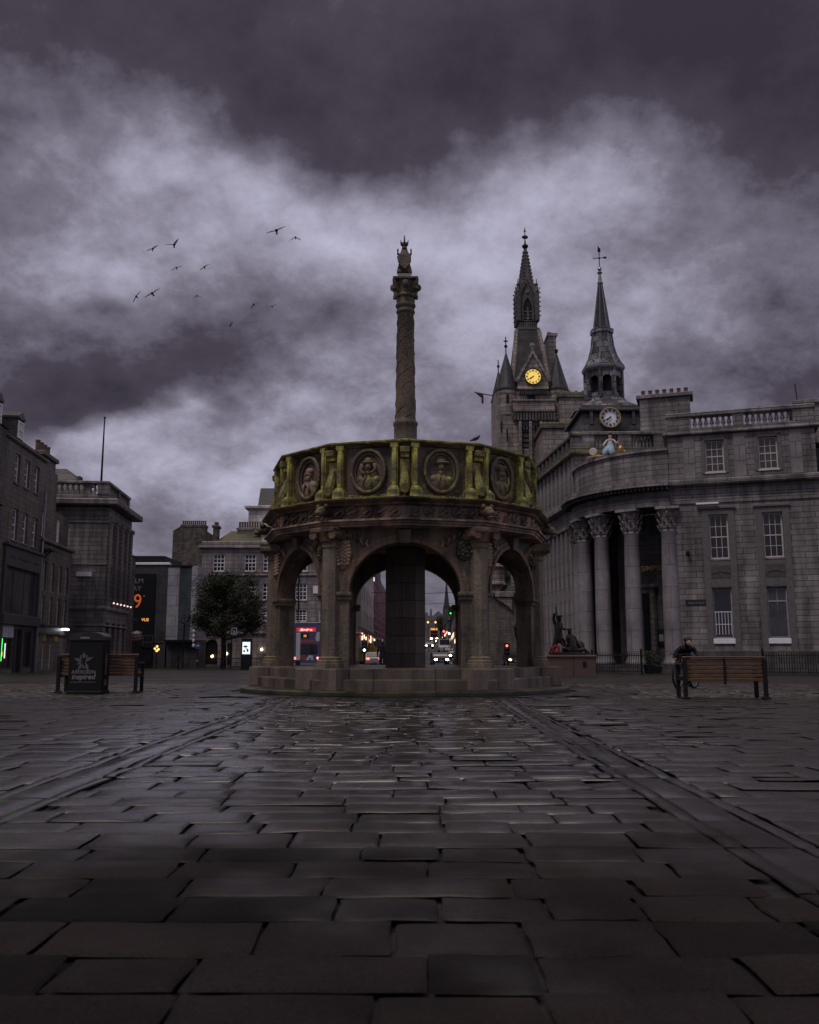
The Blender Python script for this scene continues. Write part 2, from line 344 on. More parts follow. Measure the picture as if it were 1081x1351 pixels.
# ------------------------------------------------------------------ wet paving
def stone_mat(name, c, wet=0.0):
    m, t, b = base(name, .4, .5)
    co = t.new('ShaderNodeTexCoord').outputs['Object']
    rn = t.new('ShaderNodeAttribute', attribute_name='rnd').outputs['Fac']
    hue = t.ramp(rn, [(0, tuple(x*.45 for x in c)), (.45, c), (.7, (c[0]*1.3, c[1]*1.22, c[2]*1.2)), (1, (c[0]*1.0, c[1]*.98, c[2]*1.1))])
    gr = t.ramp(t.noise(co, 90, 4, .75), [(.3, .45), (.7, 1.6)]); bl = t.ramp(t.noise(co, 2.3, 5), [(.3, .65), (.7, 1.2)])
    cm = t.new('ShaderNodeVectorMath', operation='SCALE'); t.l.new(hue, cm.inputs[0]); t.l.new(t.math('MULTIPLY', gr, bl), cm.inputs['Scale'])
    t.put(b.inputs['Base Color'], cm.outputs[0])
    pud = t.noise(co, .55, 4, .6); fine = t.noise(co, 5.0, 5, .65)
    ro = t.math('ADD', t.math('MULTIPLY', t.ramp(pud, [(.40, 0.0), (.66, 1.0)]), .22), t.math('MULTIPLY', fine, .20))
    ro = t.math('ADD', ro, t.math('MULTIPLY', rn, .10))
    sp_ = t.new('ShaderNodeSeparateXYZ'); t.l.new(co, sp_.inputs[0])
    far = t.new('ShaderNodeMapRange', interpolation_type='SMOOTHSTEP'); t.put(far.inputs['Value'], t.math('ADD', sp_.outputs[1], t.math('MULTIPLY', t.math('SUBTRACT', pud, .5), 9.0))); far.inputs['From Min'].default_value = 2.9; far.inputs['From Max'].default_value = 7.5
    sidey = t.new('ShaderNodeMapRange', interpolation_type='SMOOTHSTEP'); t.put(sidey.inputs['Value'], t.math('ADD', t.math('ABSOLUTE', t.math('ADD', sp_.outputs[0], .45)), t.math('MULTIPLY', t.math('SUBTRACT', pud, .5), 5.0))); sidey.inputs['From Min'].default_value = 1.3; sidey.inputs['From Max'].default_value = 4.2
    wet_sheen = t.math('MULTIPLY', far.outputs[0], t.math('MULTIPLY_ADD', sidey.outputs[0], -.72, 1.0))      # wet sheen shaped before the cross; near stones dulled to stand in for vignetting
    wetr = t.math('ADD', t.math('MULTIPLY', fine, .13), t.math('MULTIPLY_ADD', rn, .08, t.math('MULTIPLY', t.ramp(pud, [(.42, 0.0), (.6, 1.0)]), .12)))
    rr_ = t.math('ADD', t.math('MULTIPLY', t.math('ADD', wetr, .04), wet_sheen), t.math('MULTIPLY', t.math('MULTIPLY_ADD', fine, .3, .42), t.math('SUBTRACT', 1.0, wet_sheen)))
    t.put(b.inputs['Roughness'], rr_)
    t.put(b.inputs['Specular IOR Level'], t.math('MULTIPLY_ADD', wet_sheen, .80, .045))
    h = t.math('ADD', t.math('MULTIPLY', t.noise(co, 9, 6, .68), .7), t.math('MULTIPLY', t.noise(co, 55, 4, .7), .3))
    t.put(b.inputs['Coat Weight'], wet_sheen); b.inputs['Coat IOR'].default_value = 1.75; t.put(b.inputs['Coat Roughness'], t.math('MULTIPLY_ADD', fine, .30, t.math('MULTIPLY_ADD', t.ramp(pud, [(.45, 0.0), (.6, 1.0)]), .10, .05)))
    bump(t, b, h, .95, .014)
    return m
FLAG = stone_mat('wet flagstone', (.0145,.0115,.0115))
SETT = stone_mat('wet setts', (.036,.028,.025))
JOINT = plain('wet joint grit', (.010,.009,.008), .5, .4, 0, .5, 20, .6)
class Paving:
    def __init__(s): s.v = []; s.f = []; s.r = []
    def stone(s, q, z, nu, nv, rnd, crown=.003, rough=.004):       # q: four corners anticlockwise in x,y
        base_i = len(s.v); us = [0, .03]+[i/(nu-1) for i in range(1, nu-1)]+[.97, 1]; vs = [0, .06]+[i/(nv-1) for i in range(1, nv-1)]+[.94, 1]
        q_ = .45 if q[0][1] < 6 else 1.0; tx, ty = random.gauss(0, .004*q_), random.gauss(0, .005*q_)
        A, B, C, D = [Vector(p) for p in q]
        for v in vs:
            for u in us:
                p = (A*(1-u)+B*u)*(1-v)+(D*(1-u)+C*u)*v
                edge = u in (0, 1) or v in (0, 1)
                wob = noise.noise((p.x*5, p.y*5, rnd*9))
                if edge: p = p+Vector((noise.noise((p.x*7, p.y*7, 3)), noise.noise((p.x*7, p.y*7, 8))))*.012
                zz = z+(noise.noise((p.x*19, p.y*19, 5))*.0018)+(u-.5)*tx*2+(v-.5)*ty*2+wob*rough+crown*(1-(2*u-1)**4)*(1-(2*v-1)**4)-(.007 if edge else 0)
                s.v.append((p.x, p.y, zz+gz(p.y)))
        nx = len(us)
        for j in range(len(vs)-1):
            for i in range(nx-1):
                a = base_i+j*nx+i; s.f.append((a, a+1, a+nx+1, a+nx)); s.r.append(rnd)
    def build(s, name, m):
        me = bpy.data.meshes.new(name); me.from_pydata(s.v, [], s.f); me.materials.append(m)
        at_ = me.attributes.new('rnd', 'FLOAT', 'FACE'); at_.data.foreach_set('value', s.r)
        me.polygons.foreach_set('use_smooth', [True]*len(me.polygons)); me.update()
        return struct(obj(name, me))
MX, MY = -.13, 21.8                                        # centre of the market cross
P = Paving(); g = .0065
LX0, LX1, RX0, RX1 = -2.62, -2.16, 1.42, 1.86             # the two kerb bands running to the cross
def row_stones(P, x0, x1, y0, y1, wmin, wmax, nu, nv, phase=0, **k):
    x = x0-random.random()*phase
    while x < x1:
        wd = random.uniform(wmin, wmax); a, b = max(x, x0), min(x+wd, x1)
        if b-a > .1:
            ya, yb = y0+random.gauss(0, .006), y1+random.gauss(0, .006)
            P.stone([(a+g, ya+g), (b-g, ya+g+random.gauss(0, .004)), (b-g+random.gauss(0, .008), yb-g), (a+g, yb-g)], random.gauss(0, .003), nu, nv, random.random(), **k)
        x += wd
yy = 1.6
while yy < 17.6:
    hh = random.uniform(.24, .38) if yy < 12 else random.uniform(.22, .32); y1 = min(yy+hh, 17.75)
    hw = .52*yy+5.0; det = (7, 5) if yy < 5 else ((5, 4) if yy < 9 else (4, 3)); xo = .0063*yy
    row_stones(P, LX1+xo, RX0+xo, yy, y1, .32, .72, *det, phase=.5)
    row_stones(P, max(-hw, -10.5), LX0+xo, yy, y1, .35, .8, *det, phase=.5)
    row_stones(P, RX1+xo, min(hw, 10.5), yy, y1, .35, .8, *det, phase=.5)
    yy = y1
yy = 1.6
while yy < 17.6:                                           # bands: kerb, fill, kerb
    hh = random.uniform(.55, .95); xo = .0063*yy; det = (3, 5) if yy < 8 else (3, 3)
    for a, b in ((LX0, LX1), (RX0, RX1)):
        P.stone([(a+xo+g, yy+g), (a+.10+xo-g, yy+g), (a+.10+xo-g, yy+hh-g), (a+xo+g, yy+hh-g)], -.004, *det, random.random()*.5+.4)
        P.stone([(b-.10+xo+g, yy+g), (b+xo-g, yy+g), (b+xo-g, yy+hh-g), (b-.10+xo+g, yy+hh-g)], -.004, *det, random.random()*.5+.4)
        P.stone([(a+.10+xo+g, yy+g), (b-.10+xo-g, yy+g), (b-.10+xo-g, yy+hh-g), (a+.10+xo+g, yy+hh-g)], -.004, *det, random.random())
    yy += hh
for k in range(64):                                        # ring of long flags about the cross
    for r0, r1 in ((4.05, 4.75), (4.75, 5.5)):
        a0, a1 = 2*pi*(k+.5*(r0 > 4.5))/64, 2*pi*(k+1+.5*(r0 > 4.5))/64
        q = [(MX+r1*sin(a0), MY-r1*cos(a0)), (MX+r1*sin(a1), MY-r1*cos(a1)), (MX+r0*sin(a1), MY-r0*cos(a1)), (MX+r0*sin(a0), MY-r0*cos(a0))]
        if q[0][1] > 17.8 and q[1][1] > 17.8: P.stone([(p[0]*.985+c[0]*.015, p[1]*.985+c[1]*.015) for p in q for c in [((q[0][0]+q[2][0])/2, (q[0][1]+q[2][1])/2)]], .0, 3, 3, random.random())
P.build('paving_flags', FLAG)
Q = Paving(); g = .006
yy = 17.8
while yy < 27:                                             # setts round and beyond
    hh = random.uniform(.13, .17) if yy < 22 else .22
    x = -13+random.random()*.2
    while x < 13.5:
        wd = random.uniform(.20, .30) if yy < 22 else random.uniform(.3, .45); cx, cy = x+wd/2, yy+hh/2
        rr = math.hypot(cx-MX, cy-MY)
        if rr > 5.6 and abs(cx) < .52*cy+1: Q.stone([(x+g, yy+g), (x+wd-g, yy+g), (x+wd-g, yy+hh-g), (x+g, yy+hh-g)], random.gauss(0, .005), 2, 2, random.random(), crown=.008, rough=.002)
        x += wd
    yy += hh
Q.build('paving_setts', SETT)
# ground sheet to the horizon, under the stones, following the fall of the square and the climbing street
gm, t, b = base('ground setts', .6, .22)
co = t.new('ShaderNodeTexCoord').outputs['Object']
br = t.new('ShaderNodeTexBrick'); t.l.new(co, br.inputs['Vector']); br.inputs['Scale'].default_value = 1; br.inputs['Brick Width'].default_value = .5; br.inputs['Row Height'].default_value = .26; br.inputs['Mortar Size'].default_value = .015
t.put(br.inputs['Color1'], (.015,.0125,.0125)); t.put(br.inputs['Color2'], (.024,.020,.019)); t.put(br.inputs['Mortar'], (.006,.005,.005))
t.l.new(br.outputs['Color'], b.inputs['Base Color'])
t.put(b.inputs['Roughness'], t.ramp(t.noise(co, .35, 5), [(.35, .35), (.65, .7)])); bump(t, b, t.math('ADD', t.math('MULTIPLY', br.outputs['Fac'], -.6), t.noise(co, 4, 4)), .6, .03)
v = []; f = []; ys = [-40, -5, 0, 5, 10, 15, 18, 20, 22, 25, 30, 40, 50, 60, 75, 90, 100]+[100+20*i for i in range(1, 16)]+[480, 600, 900, 1500]
xs = [-900, -300, -120, -60, -30, -15, 0, 15, 30, 60, 120, 300, 900]
for yv in ys:
    for xv in xs: v.append((xv, yv, gz(min(yv, 400))-.030))
for j in range(len(ys)-1):
    for i in range(len(xs)-1): a = j*len(xs)+i; f.append((a, a+1, a+len(xs)+1, a+len(xs)))
me = bpy.data.meshes.new('ground'); me.from_pydata(v, [], f); me.materials.append(gm); struct(obj('ground', me))
# ------------------------------------------------------------------ the market cross
def mossy(name, c, moss, lo, hi, dark=.5, joints=True):
    m, t, b = base(name, .6, .4)
    w, co, sp, sn = wallco(t)
    bl = t.noise(co, 1.1, 6, .62); gr = t.noise(co, 22, 4, .65); st = t.noise(t.scale(co, (3.2, 3.2, .45)), 1.0, 6, .62)
    k = t.math('MULTIPLY', t.ramp(st, [(.36, dark*.8), (.62, 1.3)]), t.ramp(gr, [(.25, .65), (.75, 1.3)]))
    cc = t.ramp(bl, [(.28, tuple(x*.32 for x in c)), (.48, c), (.64, (c[0]*1.6, c[1]*1.4, c[2]*1.25)), (.85, (c[0]*2.0, c[1]*1.9, c[2]*1.9))])
    cm = t.new('ShaderNodeVectorMath', operation='SCALE'); t.l.new(cc, cm.inputs[0]); t.l.new(k, cm.inputs['Scale'])
    zf = t.new('ShaderNodeMapRange'); t.l.new(sp.outputs[2], zf.inputs['Value']); zf.inputs['From Min'].default_value = lo; zf.inputs['From Max'].default_value = hi
    up = t.math('MAXIMUM', sn.outputs[2], 0.0)
    cov = t.math('ADD', t.math('MULTIPLY', t.noise(co, 2.6, 6, .65), 1.4), t.math('ADD', t.math('MULTIPLY', up, .55), t.math('MULTIPLY_ADD', zf.outputs[0], moss, -1.0)))
    xf = t.math('MULTIPLY', t.math('MULTIPLY_ADD', sp.outputs[0], .05, 0.0), 1.0)
    cov = t.math('ADD', cov, xf)
    f = t.math('MULTIPLY', t.ramp(cov, [(.20, 0.0), (.48, 1.0)]), t.ramp(t.noise(co, 7.5, 6, .7), [(.34, .25), (.56, 1.0)]))
    gcol = t.ramp(t.noise(co, 6, 5), [(.3, (.065,.055,.016)), (.5, (.20,.180,.038)), (.70, (.62,.58,.11))])
    t.put(b.inputs['Base Color'], t.mix(t.math('MULTIPLY', f, .9), cm.outputs[0], gcol))
    t.put(b.inputs['Roughness'], t.ramp(bl, [(.3, .42), (.7, .75)]))
    bump(t, b, t.math('ADD', t.noise(co, 12, 6, .65), t.math('MULTIPLY', gr, .4)), .7, .03)
    return m
SAND = mossy('weathered sandstone', (.135,.090,.062), .55, 3.2, 5.0, .35)
SAND_LOW = mossy('weathered sandstone low', (.098,.074,.054), .22, -2, 4, .35)
SAND_MOSS = mossy('mossy sandstone', (.125,.098,.058), 1.12, 3.0, 4.4, .5)
SAND_TAN = mossy('tan moulding stone', (.24,.17,.125), .3, 3.2, 5.0, .3)
SAND_PANEL = mossy('panel sandstone', (.105,.076,.056), .46, 3.0, 4.4, .45)
SAND_FR = mossy('frieze stone', (.19,.13,.10), .3, 3.2, 5.0, .3)
SAND_RED = mossy('red sandstone', (.20,.135,.105), .1, 3, 6)
SAND_COLN = mossy('streaked column stone', (.105,.085,.066), .75, -1.2, 6.5, .45)
SAND_COL = mossy('brown sandstone', (.105,.080,.058), .28, 5, 12, .5)
STEP = ashlar('granite step', (.165,.125,.105), 1.25, .6, .014, .22, .75, rough=.45, moss=.06)
STEPD = ashlar('dark wet kerb', (.05,.043,.038), 1.25, .6, .012, .18, .5, rough=.45, moss=.1)
CORE = ashlar('dark core stone', (.12,.09,.072), .8, .42, .014, .25, .4)
def _t(*a): return thing(*a)
X = thing('market_cross', 'mossy sandstone market cross with open arches and carved medallions in the middle of the square', 'monument', (MX+.03, MY, 0)); X.scale = (1.022, 1.022, 1)
MB().lathe([(3.80, -.06), (3.80, .075), (3.75, .10), (2.5, .10)], 48, ph=R(3.75)).build('kerb_ring', STEPD, X)
cr = 1/cos(R(30))
MB().lathe([(3.17*cr, .09), (3.17*cr, .30), (3.14*cr, .325), (2.9*cr, .325)], 6, ph=R(30)).build('step', STEP, X)
MB().lathe([(2.92*cr, .30), (2.92*cr, .515), (2.89*cr, .535), (0.3, .535)], 6, ph=R(30)).build('step', STEP, X)
mb = MB().bev(-.50, .50, -3.58, -2.6, .09, .545, .02); mp = mb.mesh('pedestal', STEP)
for k in range(6): obj('pedestal', mp, X, rz=R(30+60*k))
AO, AI, ZS, ZT, ZF = 2.72, 2.34, 2.14, 3.50, .535
mb = MB()
for k in range(6):
    M = RZ(R(60*k)); AW = 1.155 if k in (0, 1, 5) else 1.32           # the far arches are a little wider
    ax = [-AW*cos(pi*i/24) for i in range(25)]
    def arcz(x): return ZS+sqrt(max(0, AW*AW-x*x))*1.057/AW
    for y, W in ((-AO, AO*tan(R(30))), (-AI, AI*tan(R(30)))):
        for s in (-1, 1): mb.add([(s*AW, y, ZF), (s*W, y, ZF), (s*W, y, ZT), (s*AW, y, ZT)], [(0,1,2,3) if (s > 0) == (y == -AO) else (3,2,1,0)], M)
        for a, b in zip(ax, ax[1:]): mb.add([(a, y, arcz(a)), (b, y, arcz(b)), (b, y, ZT), (a, y, ZT)], [(0,1,2,3) if y == -AO else (3,2,1,0)], M)
    pts = [(-AW, ZF)]+[(a, arcz(a)) for a in ax]+[(AW, ZF)]
    for (a, za), (b, zb) in zip(pts, pts[1:]):
        mb.add([(a, -AO, za), (a, -AI, za), (b, -AI, zb), (b, -AO, zb)], [(0,1,2,3)], M)
mb.build('arcade_wall', SAND_LOW, X)
mb = MB(); n = 24                                          # moulded arch rings
for r0, r1, pr in ((1.16, 1.25, .07), (1.25, 1.34, .035)):
    vs = []; fs = []
    for i in range(n+1):
        a = pi*i/n
        for r in (r0, r1):
            for y in (-AO-pr, -AO+.02): vs.append((-r*cos(a), y, ZS+r*sin(a)*.915))
    for i in range(n): b = i*4; fs += [(b, b+2, b+6, b+4), (b+2, b+3, b+7, b+6), (b+1, b, b+4, b+5)]
    mb.add(vs, fs)
ma = mb.mesh('archivolt', SAND)
mk = MB().taper((0, -AO-.05), .22, .16, .28, .22, 3.18, 3.46).mesh('keystone', SAND)
mis = []
for s, q in ((-1, .06), (1, .06), (-1, .165), (1, .165)):
    mi = MB(); a, b = sorted((s*(1.04+q), s*1.50)); mi.bev(a, b, -AO-.09, -AI+.02, 2.05, 2.14, .02); a, b = sorted((s*(1.06+q), s*1.48)); mi.box(a, b, -AO-.05, -AI, 1.98, 2.051)
    mis.append(mi.mesh('impost', SAND_LOW))
def shield(mb, x, kind):                                   # carved armorial panel in the spandrel
    if kind == 0:
        for i in range(7):
            zz = 2.72+i*.075; ww = .14-.05*abs(i-3.2)/3.5
            for q in range(4): mb.ball((x-ww+q*ww*2/3, -AO-.05, zz+.02*(q % 2)), .045, .05, .042, 6, 4)
        mb.ball((x, -AO-.01, 2.94), .17, .06, .33, 12, 8)
        mb.tube([(x-.12, -AO-.06, 3.30), (x-.06, -AO-.09, 3.36), (x, -AO-.08, 3.27), (x+.06, -AO-.09, 3.36), (x+.12, -AO-.06, 3.30)], .025, 5)
    else:
        mb.ball((x, -AO-.01, 3.02), .18, .05, .22, 12, 8)
        for i in range(14): a = i*2.4; mb.ball((x+.012*i*cos(a), -AO-.06, 3.02+.014*i*sin(a)), .04, .035, .04, 6, 4)
ms0 = MB(); shield(ms0, -1.28, 0); ms0 = ms0.mesh('coat_of_arms', SAND_TAN, True)
ms1 = MB(); shield(ms1, 1.25, 1); ms1 = ms1.mesh('coat_of_arms', SAND_LOW, True)
mvs = []                                                   # leaf spray carved along the spandrels
for s in (-1, 1):
    mv = MB()
    for q in range(5):
        x0 = s*(.75+.12*q); z0 = 3.05+.08*q
        mv.tube([(x0, -AO-.02, z0), (x0+s*.06, -AO-.05, z0+.12), (x0+s*.02, -AO-.04, z0+.22-.03*q)], [.03, .035, .012], 5)
    mvs.append(mv.mesh('spandrel_carving', SAND_TAN, True))
prof = [(.30, .545), (.30, .64), (.27, .645), (.27, .70), (.23, .72), (.24, .76), (.185, .79), (.182, 3.06), (.21, 3.08), (.21, 3.13), (.19, 3.15), (.21, 3.28)]
mc = MB().lathe(prof, 8, (0, -3.10), ph=pi/8).mesh('column', SAND_COLN)
mcap = MB().bev(-.30, .30, -3.44, -2.85, 3.37, 3.49, .03)
for s in (-1, 1): mcap.lathe([(.095, -.28), (.095, .28)], 10, M=T((s*.24, -3.14, 3.33)) @ RX(pi/2))
mcap.lathe([(.21, 3.20), (.25, 3.30), (.30, 3.38)], 10, (0, -3.14)); mcap = mcap.mesh('capital', SAND)
for k in range(6):
    a = R(60*k)
    front = k in (0, 1, 5)
    if front: obj('archivolt', ma, X, rz=a)
    obj('keystone', mk, X, rz=a); [(obj('impost', mis[q+2*(not front)], X, rz=a), obj('spandrel_carving', mvs[q], X, rz=a)) for q in (0, 1)]
    obj('coat_of_arms', ms0, X, rz=a); obj('coat_of_arms', ms1, X, rz=a)
    c = obj('column', mc, X, rz=R(30+60*k)); obj('capital', mcap, c)
MB().lathe([(.47, ZF), (.47, 3.49)], 6, ph=R(30)).box(-.06, .06, -.45, -.38, ZF, 3.48).build('core_pier', CORE, X)
MB().lathe([(2.0, 3.49), (3.27, 3.49), (3.30, 3.50), (3.30, 3.545), (3.335, 3.55), (3.335, 3.595), (3.40, 3.605), (3.40, 3.645), (3.24, 3.67)], 12).build('architrave', SAND_TAN, X)
fr = MB().lathe([(3.21, 3.665), (3.21, 3.95)], 12, cap=False)
ap = 3.21*cos(R(15))
for k in range(12):
    M = RZ(R(15+30*k))
    for q in range(5):
        cx = -.62+.31*q; sg = 1 if q % 2 else -1; pts = []
        for i in range(15):
            a = sg*i*.62+1.0; r = .13*(1-i/17); pts.append((cx+r*cos(a), -ap-.015, 3.81+r*sin(a)))
        fr.tube(pts, [.030-.0012*i for i in range(15)], 5, M)
        fr.tube([(cx-.12, -ap-.01, 3.72+.03*sg), (cx, -ap-.05, 3.80), (cx+.15, -ap-.015, 3.88*1-.02*sg)], [.015, .04, .012], 5, M)
fr.build('frieze', SAND_FR, X, True)
MB().lathe([(3.22, 3.93), (3.30, 3.95), (3.32, 3.99), (3.40, 4.02), (3.46, 4.06), (3.46, 4.085), (3.20, 4.12), (2.4, 4.12)], 12).build('cornice', SAND, X)
mg = MB()                                                  # worn beast head at the corners
mg.ball((0, -3.38, 3.83), .12, .24, .11, 10, 7); mg.ball((0, -3.54, 3.78), .09, .12, .075, 8, 6); mg.ball((0, -3.56, 3.69), .06, .09, .03, 8, 5); mg.ball((-.1, -3.42, 3.93), .05, .08, .06, 6, 5); mg.ball((.1, -3.42, 3.93), .05, .08, .06, 6, 5)
mg = mg.mesh('gargoyle', SAND, True)
for k in range(6): obj('gargoyle', mg, X, rz=R(30+60*k))
pr = 3.06
mbp = MB().lathe([(2.80, 5.32), (2.80, 4.11)], 12, cap=False).lathe([(pr, 4.11), (pr, 4.20), (pr-.03, 4.22), (pr-.03, 5.24), (pr+.02, 5.26), (pr+.04, 5.31)], 12, cap=False)
mbp.build('parapet', SAND_PANEL, X)
MB().lathe([(2.72, 5.30), (3.18, 5.30), (3.22, 5.325), (3.22, 5.355), (3.16, 5.375), (2.72, 5.375)], 12, cap=False).build('coping', SAND_MOSS, X)
ap = (pr-.03)*cos(R(15))
mpl = MB().box(-.065, .065, -ap-.13, -ap+.03, 4.32, 5.24).box(-.04, .04, -ap-.165, -ap-.12, 4.32, 5.24).bev(-.085, .085, -ap-.17, -ap+.02, 5.18, 5.295, .015)
mpl.taper((0, -ap-.11), .26, .28, .14, .16, 4.26, 4.36).bev(-.13, .13, -ap-.25, -ap, 4.11, 4.265, .012)
mpl = mpl.mesh('pilaster', SAND_MOSS)
def oval(mb, rx, rz, r, cz, y, n=28):
    mb.tube([(rx*cos(2*pi*i/n), y, cz+rz*sin(2*pi*i/n)) for i in range(n)], r, 6, close=True)
mm = MB(); oval(mm, .36, .46, .045, 4.72, -ap-.06); oval(mm, .295, .385, .022, 4.72, -ap-.03)
for i in range(28): a = 2*pi*i/28; mm.ball((.385*cos(a), -ap-.075, 4.72+.465*sin(a)), .026, .024, .026, 5, 4)
mm = mm.mesh('medallion', SAND_PANEL, True)
def bust(kind):
    b = MB(); y = -ap
    b.ball((0, y-.0, 4.82), .080, .11, .115, 10, 8)                       # head
    b.ball((0, y+.0, 4.47), .265, .11, .21, 14, 8); b.ball((-.15, y, 4.54), .12, .10, .10, 8, 6); b.ball((.15, y, 4.54), .12, .10, .10, 8, 6); b.ball((0, y, 4.68), .065, .09, .09, 8, 6)
    b.ball((.0, y-.13, 4.79), .022, .035, .035, 6, 4)
    if kind == 0: b.ball((0, y-.02, 4.92), .14, .11, .05, 10, 5); b.ball((0, y-.03, 4.96), .09, .09, .06, 8, 5); [b.tube([(s*.13, y-.06, 4.88), (s*.17, y-.08, 4.76), (s*.11, y-.11, 4.68), (s*.03, y-.1, 4.66)], .035, 5) for s in (-1, 1)]
    if kind == 1: b.ball((.03, y-.02, 4.91), .17, .13, .035, 12, 5); b.ball((0, y, 4.95), .11, .1, .05, 8, 5)
    if kind == 2: [b.tube([(-.09+.06*q, y-.08, 4.90), (-.10+.067*q, y-.09, 5.0)], .022, 5) for q in range(4)]; b.ball((0, y-.02, 4.91), .12, .11, .03, 10, 4); b.tube([(.05, y-.1, 4.5), (.18, y-.12, 4.6), (.16, y-.1, 4.75)], .03, 5)
    if kind == 3: b.ball((0, y-.01, 4.88), .115, .10, .08, 10, 6); b.tube([(-.1, y-.1, 4.42), (0, y-.13, 4.6), (.1, y-.1, 4.42)], .03, 5); b.ball((0, y-.08, 4.70), .07, .07, .07, 8, 5)
    for s in (-1, 1): b.tube([(s*.03, y-.10, 4.62), (s*.10, y-.13, 4.48), (s*.08, y-.12, 4.36)], .02, 5)
    return b.mesh('bust', SAND_RED if kind == 3 else SAND_PANEL, True)
busts = [bust(k) for k in range(4)]
mbr = MB().bev(-.10, .10, -3.22, -2.95, 5.06, 5.20, .02).box(-.085, .085, -3.17, -2.95, 4.98, 5.06)
mbr.tube([(0, -3.02, 4.80), (0, -3.06, 4.72), (0, -3.13, 4.50), (0, -3.19, 4.36), (0, -3.18, 4.24), (0, -3.12, 4.22)], [.06, .08, .10, .105, .095, .07], 8)
mbr.box(-.10, .10, -3.06, -2.95, 4.11, 4.95)
mbr = mbr.mesh('scroll_bracket', SAND_MOSS)
for k in range(12):
    a = R(15+30*k)
    for s in (-1, 1):
        o = obj('pilaster', mpl, X, rz=a); o.location = (s*.60*cos(a), s*.60*sin(a), 0)
    o = obj('medallion', mm, X, rz=a); obj('bust', busts[{0: 1, 11: 0, 1: 2, 10: 3}.get(k, k % 4)], o)
    obj('scroll_bracket', mbr, X, rz=R(30*k))
# moss along the ledge
mb = MB(); random.seed(3)
for i in range(900):
    a = random.uniform(-75, 75); ra = R(a); k = abs(((a+15) % 30)-15); r = 3.03+random.random()*.16
    if random.random() < .25+.75*(noise.noise((a*.13, 1, 2)) > -.05):
        s_ = random.uniform(.012, .034); mb.ball((r*sin(ra), -r*cos(ra), 4.125), s_, s_, s_*.9, 5, 4)
MOSS = plain('moss', (.20,.22,.03), .9, .2, 0, .5, 9)
mb.build('moss', MOSS, X, kind='stuff')
# tall carved column
cc = MB().lathe([(.40, 4.12), (.40, 5.35), (.31, 5.42), (.31, 6.02), (.285, 6.05), (.285, 6.46), (.305, 6.49), (.305, 6.55), (.255, 6.60), (.25, 6.7), (.205, 9.40), (.22, 9.42), (.24, 9.46), (.22, 9.50), (.21, 9.55)], 18)
for k in range(5):                                         # spiral of carved vine up the shaft
    pts = []
    for i in range(50):
        z = 6.65+i*.055; r = .25-.045*(z-6.7)/2.7+.003; a = k*2*pi/5+i*.10+.55*sin(i*.42+k*1.3); pts.append((r*sin(a), -r*cos(a), z))
    cc.tube(pts, .011, 5)
tc = cc.build('tall_column', SAND_COL, X, True)
cp = MB().lathe([(.22, 9.54), (.25, 9.60), (.255, 9.64), (.225, 9.67), (.23, 9.80), (.27, 9.86), (.26, 9.90), (.23, 9.93), (.25, 10.05), (.29, 10.22), (.30, 10.25)], 16)
for k in range(8): a = k*pi/4; cp.ball((.27*sin(a), -.27*cos(a), 9.84), .05, .05, .045, 6, 4)
for k in range(4):
    a = pi/4+k*pi/2
    cp.tube([(.23*sin(a), -.23*cos(a), 9.93), (.32*sin(a), -.32*cos(a), 10.02), (.38*sin(a), -.38*cos(a), 10.15), (.42*sin(a), -.42*cos(a), 10.25)], [.05, .065, .055, .03], 6)
    cp.ball((.39*sin(a), -.39*cos(a), 10.0), .045, .045, .05, 6, 5); a += pi/4
    cp.ball((.31*sin(a), -.31*cos(a), 10.12), .09, .06, .10, 7, 5)
cp.bev(-.315, .315, -.315, .315, 10.24, 10.31, .015); cp.build('capital', SAND_COL, tc)
un = thing('unicorn_statue', 'seated heraldic unicorn holding a shield, on top of the tall carved column', 'statue', (MX, MY, 10.31))
MB().bev(-.17, .17, -.17, .17, 0, .13, .01).build('plinth', G_PINK, un)
ub = skin('unicorn', [(0, .06, .22, .14), (0, .02, .45, .145), (0, -.02, .66, .13), (0, -.02, .80, .085), (0, -.05, .90, .075), (0, -.13, .86, .04),
     (.14, .02, .24, .075), (.11, -.14, .20, .055), (-.14, .02, .24, .075), (-.11, -.14, .20, .055), (.13, -.08, .62, .05), (.13, -.14, .42, .04), (-.13, -.08, .62, .05), (-.13, -.14, .42, .04)],
     [(0,1),(1,2),(2,3),(3,4),(4,5),(0,6),(6,7),(0,8),(8,9),(2,10),(10,11),(2,12),(12,13)], SAND_COL, un)
MB().prism([(-.14, .62), (.14, .62), (.14, .38), (0, .24), (-.14, .38)], -.22, -.16).build('shield', SAND_COL, un)
cw = MB().lathe([(.09, .94), (.10, 1.0)], 8, (0, -.04))
for q in range(6): a = q*pi/3; cw.tube([(.095*sin(a), -.04-.095*cos(a), .98), (.115*sin(a), -.04-.115*cos(a), 1.06)], [.022, .008], 5)
cw.build('crown', SAND_COL, un); MB().tube([(0, -.05, .98), (0, -.07, 1.20)], [.028, .012], 6).build('horn', SAND_COL, un)
MB().box(-.19, -.15, -.1, .0, .70, .83).box(.15, .19, -.1, 0, .70, .83).box(-.17, .17, -.06, .04, .62, .72).build('collar', SAND_COL, un)
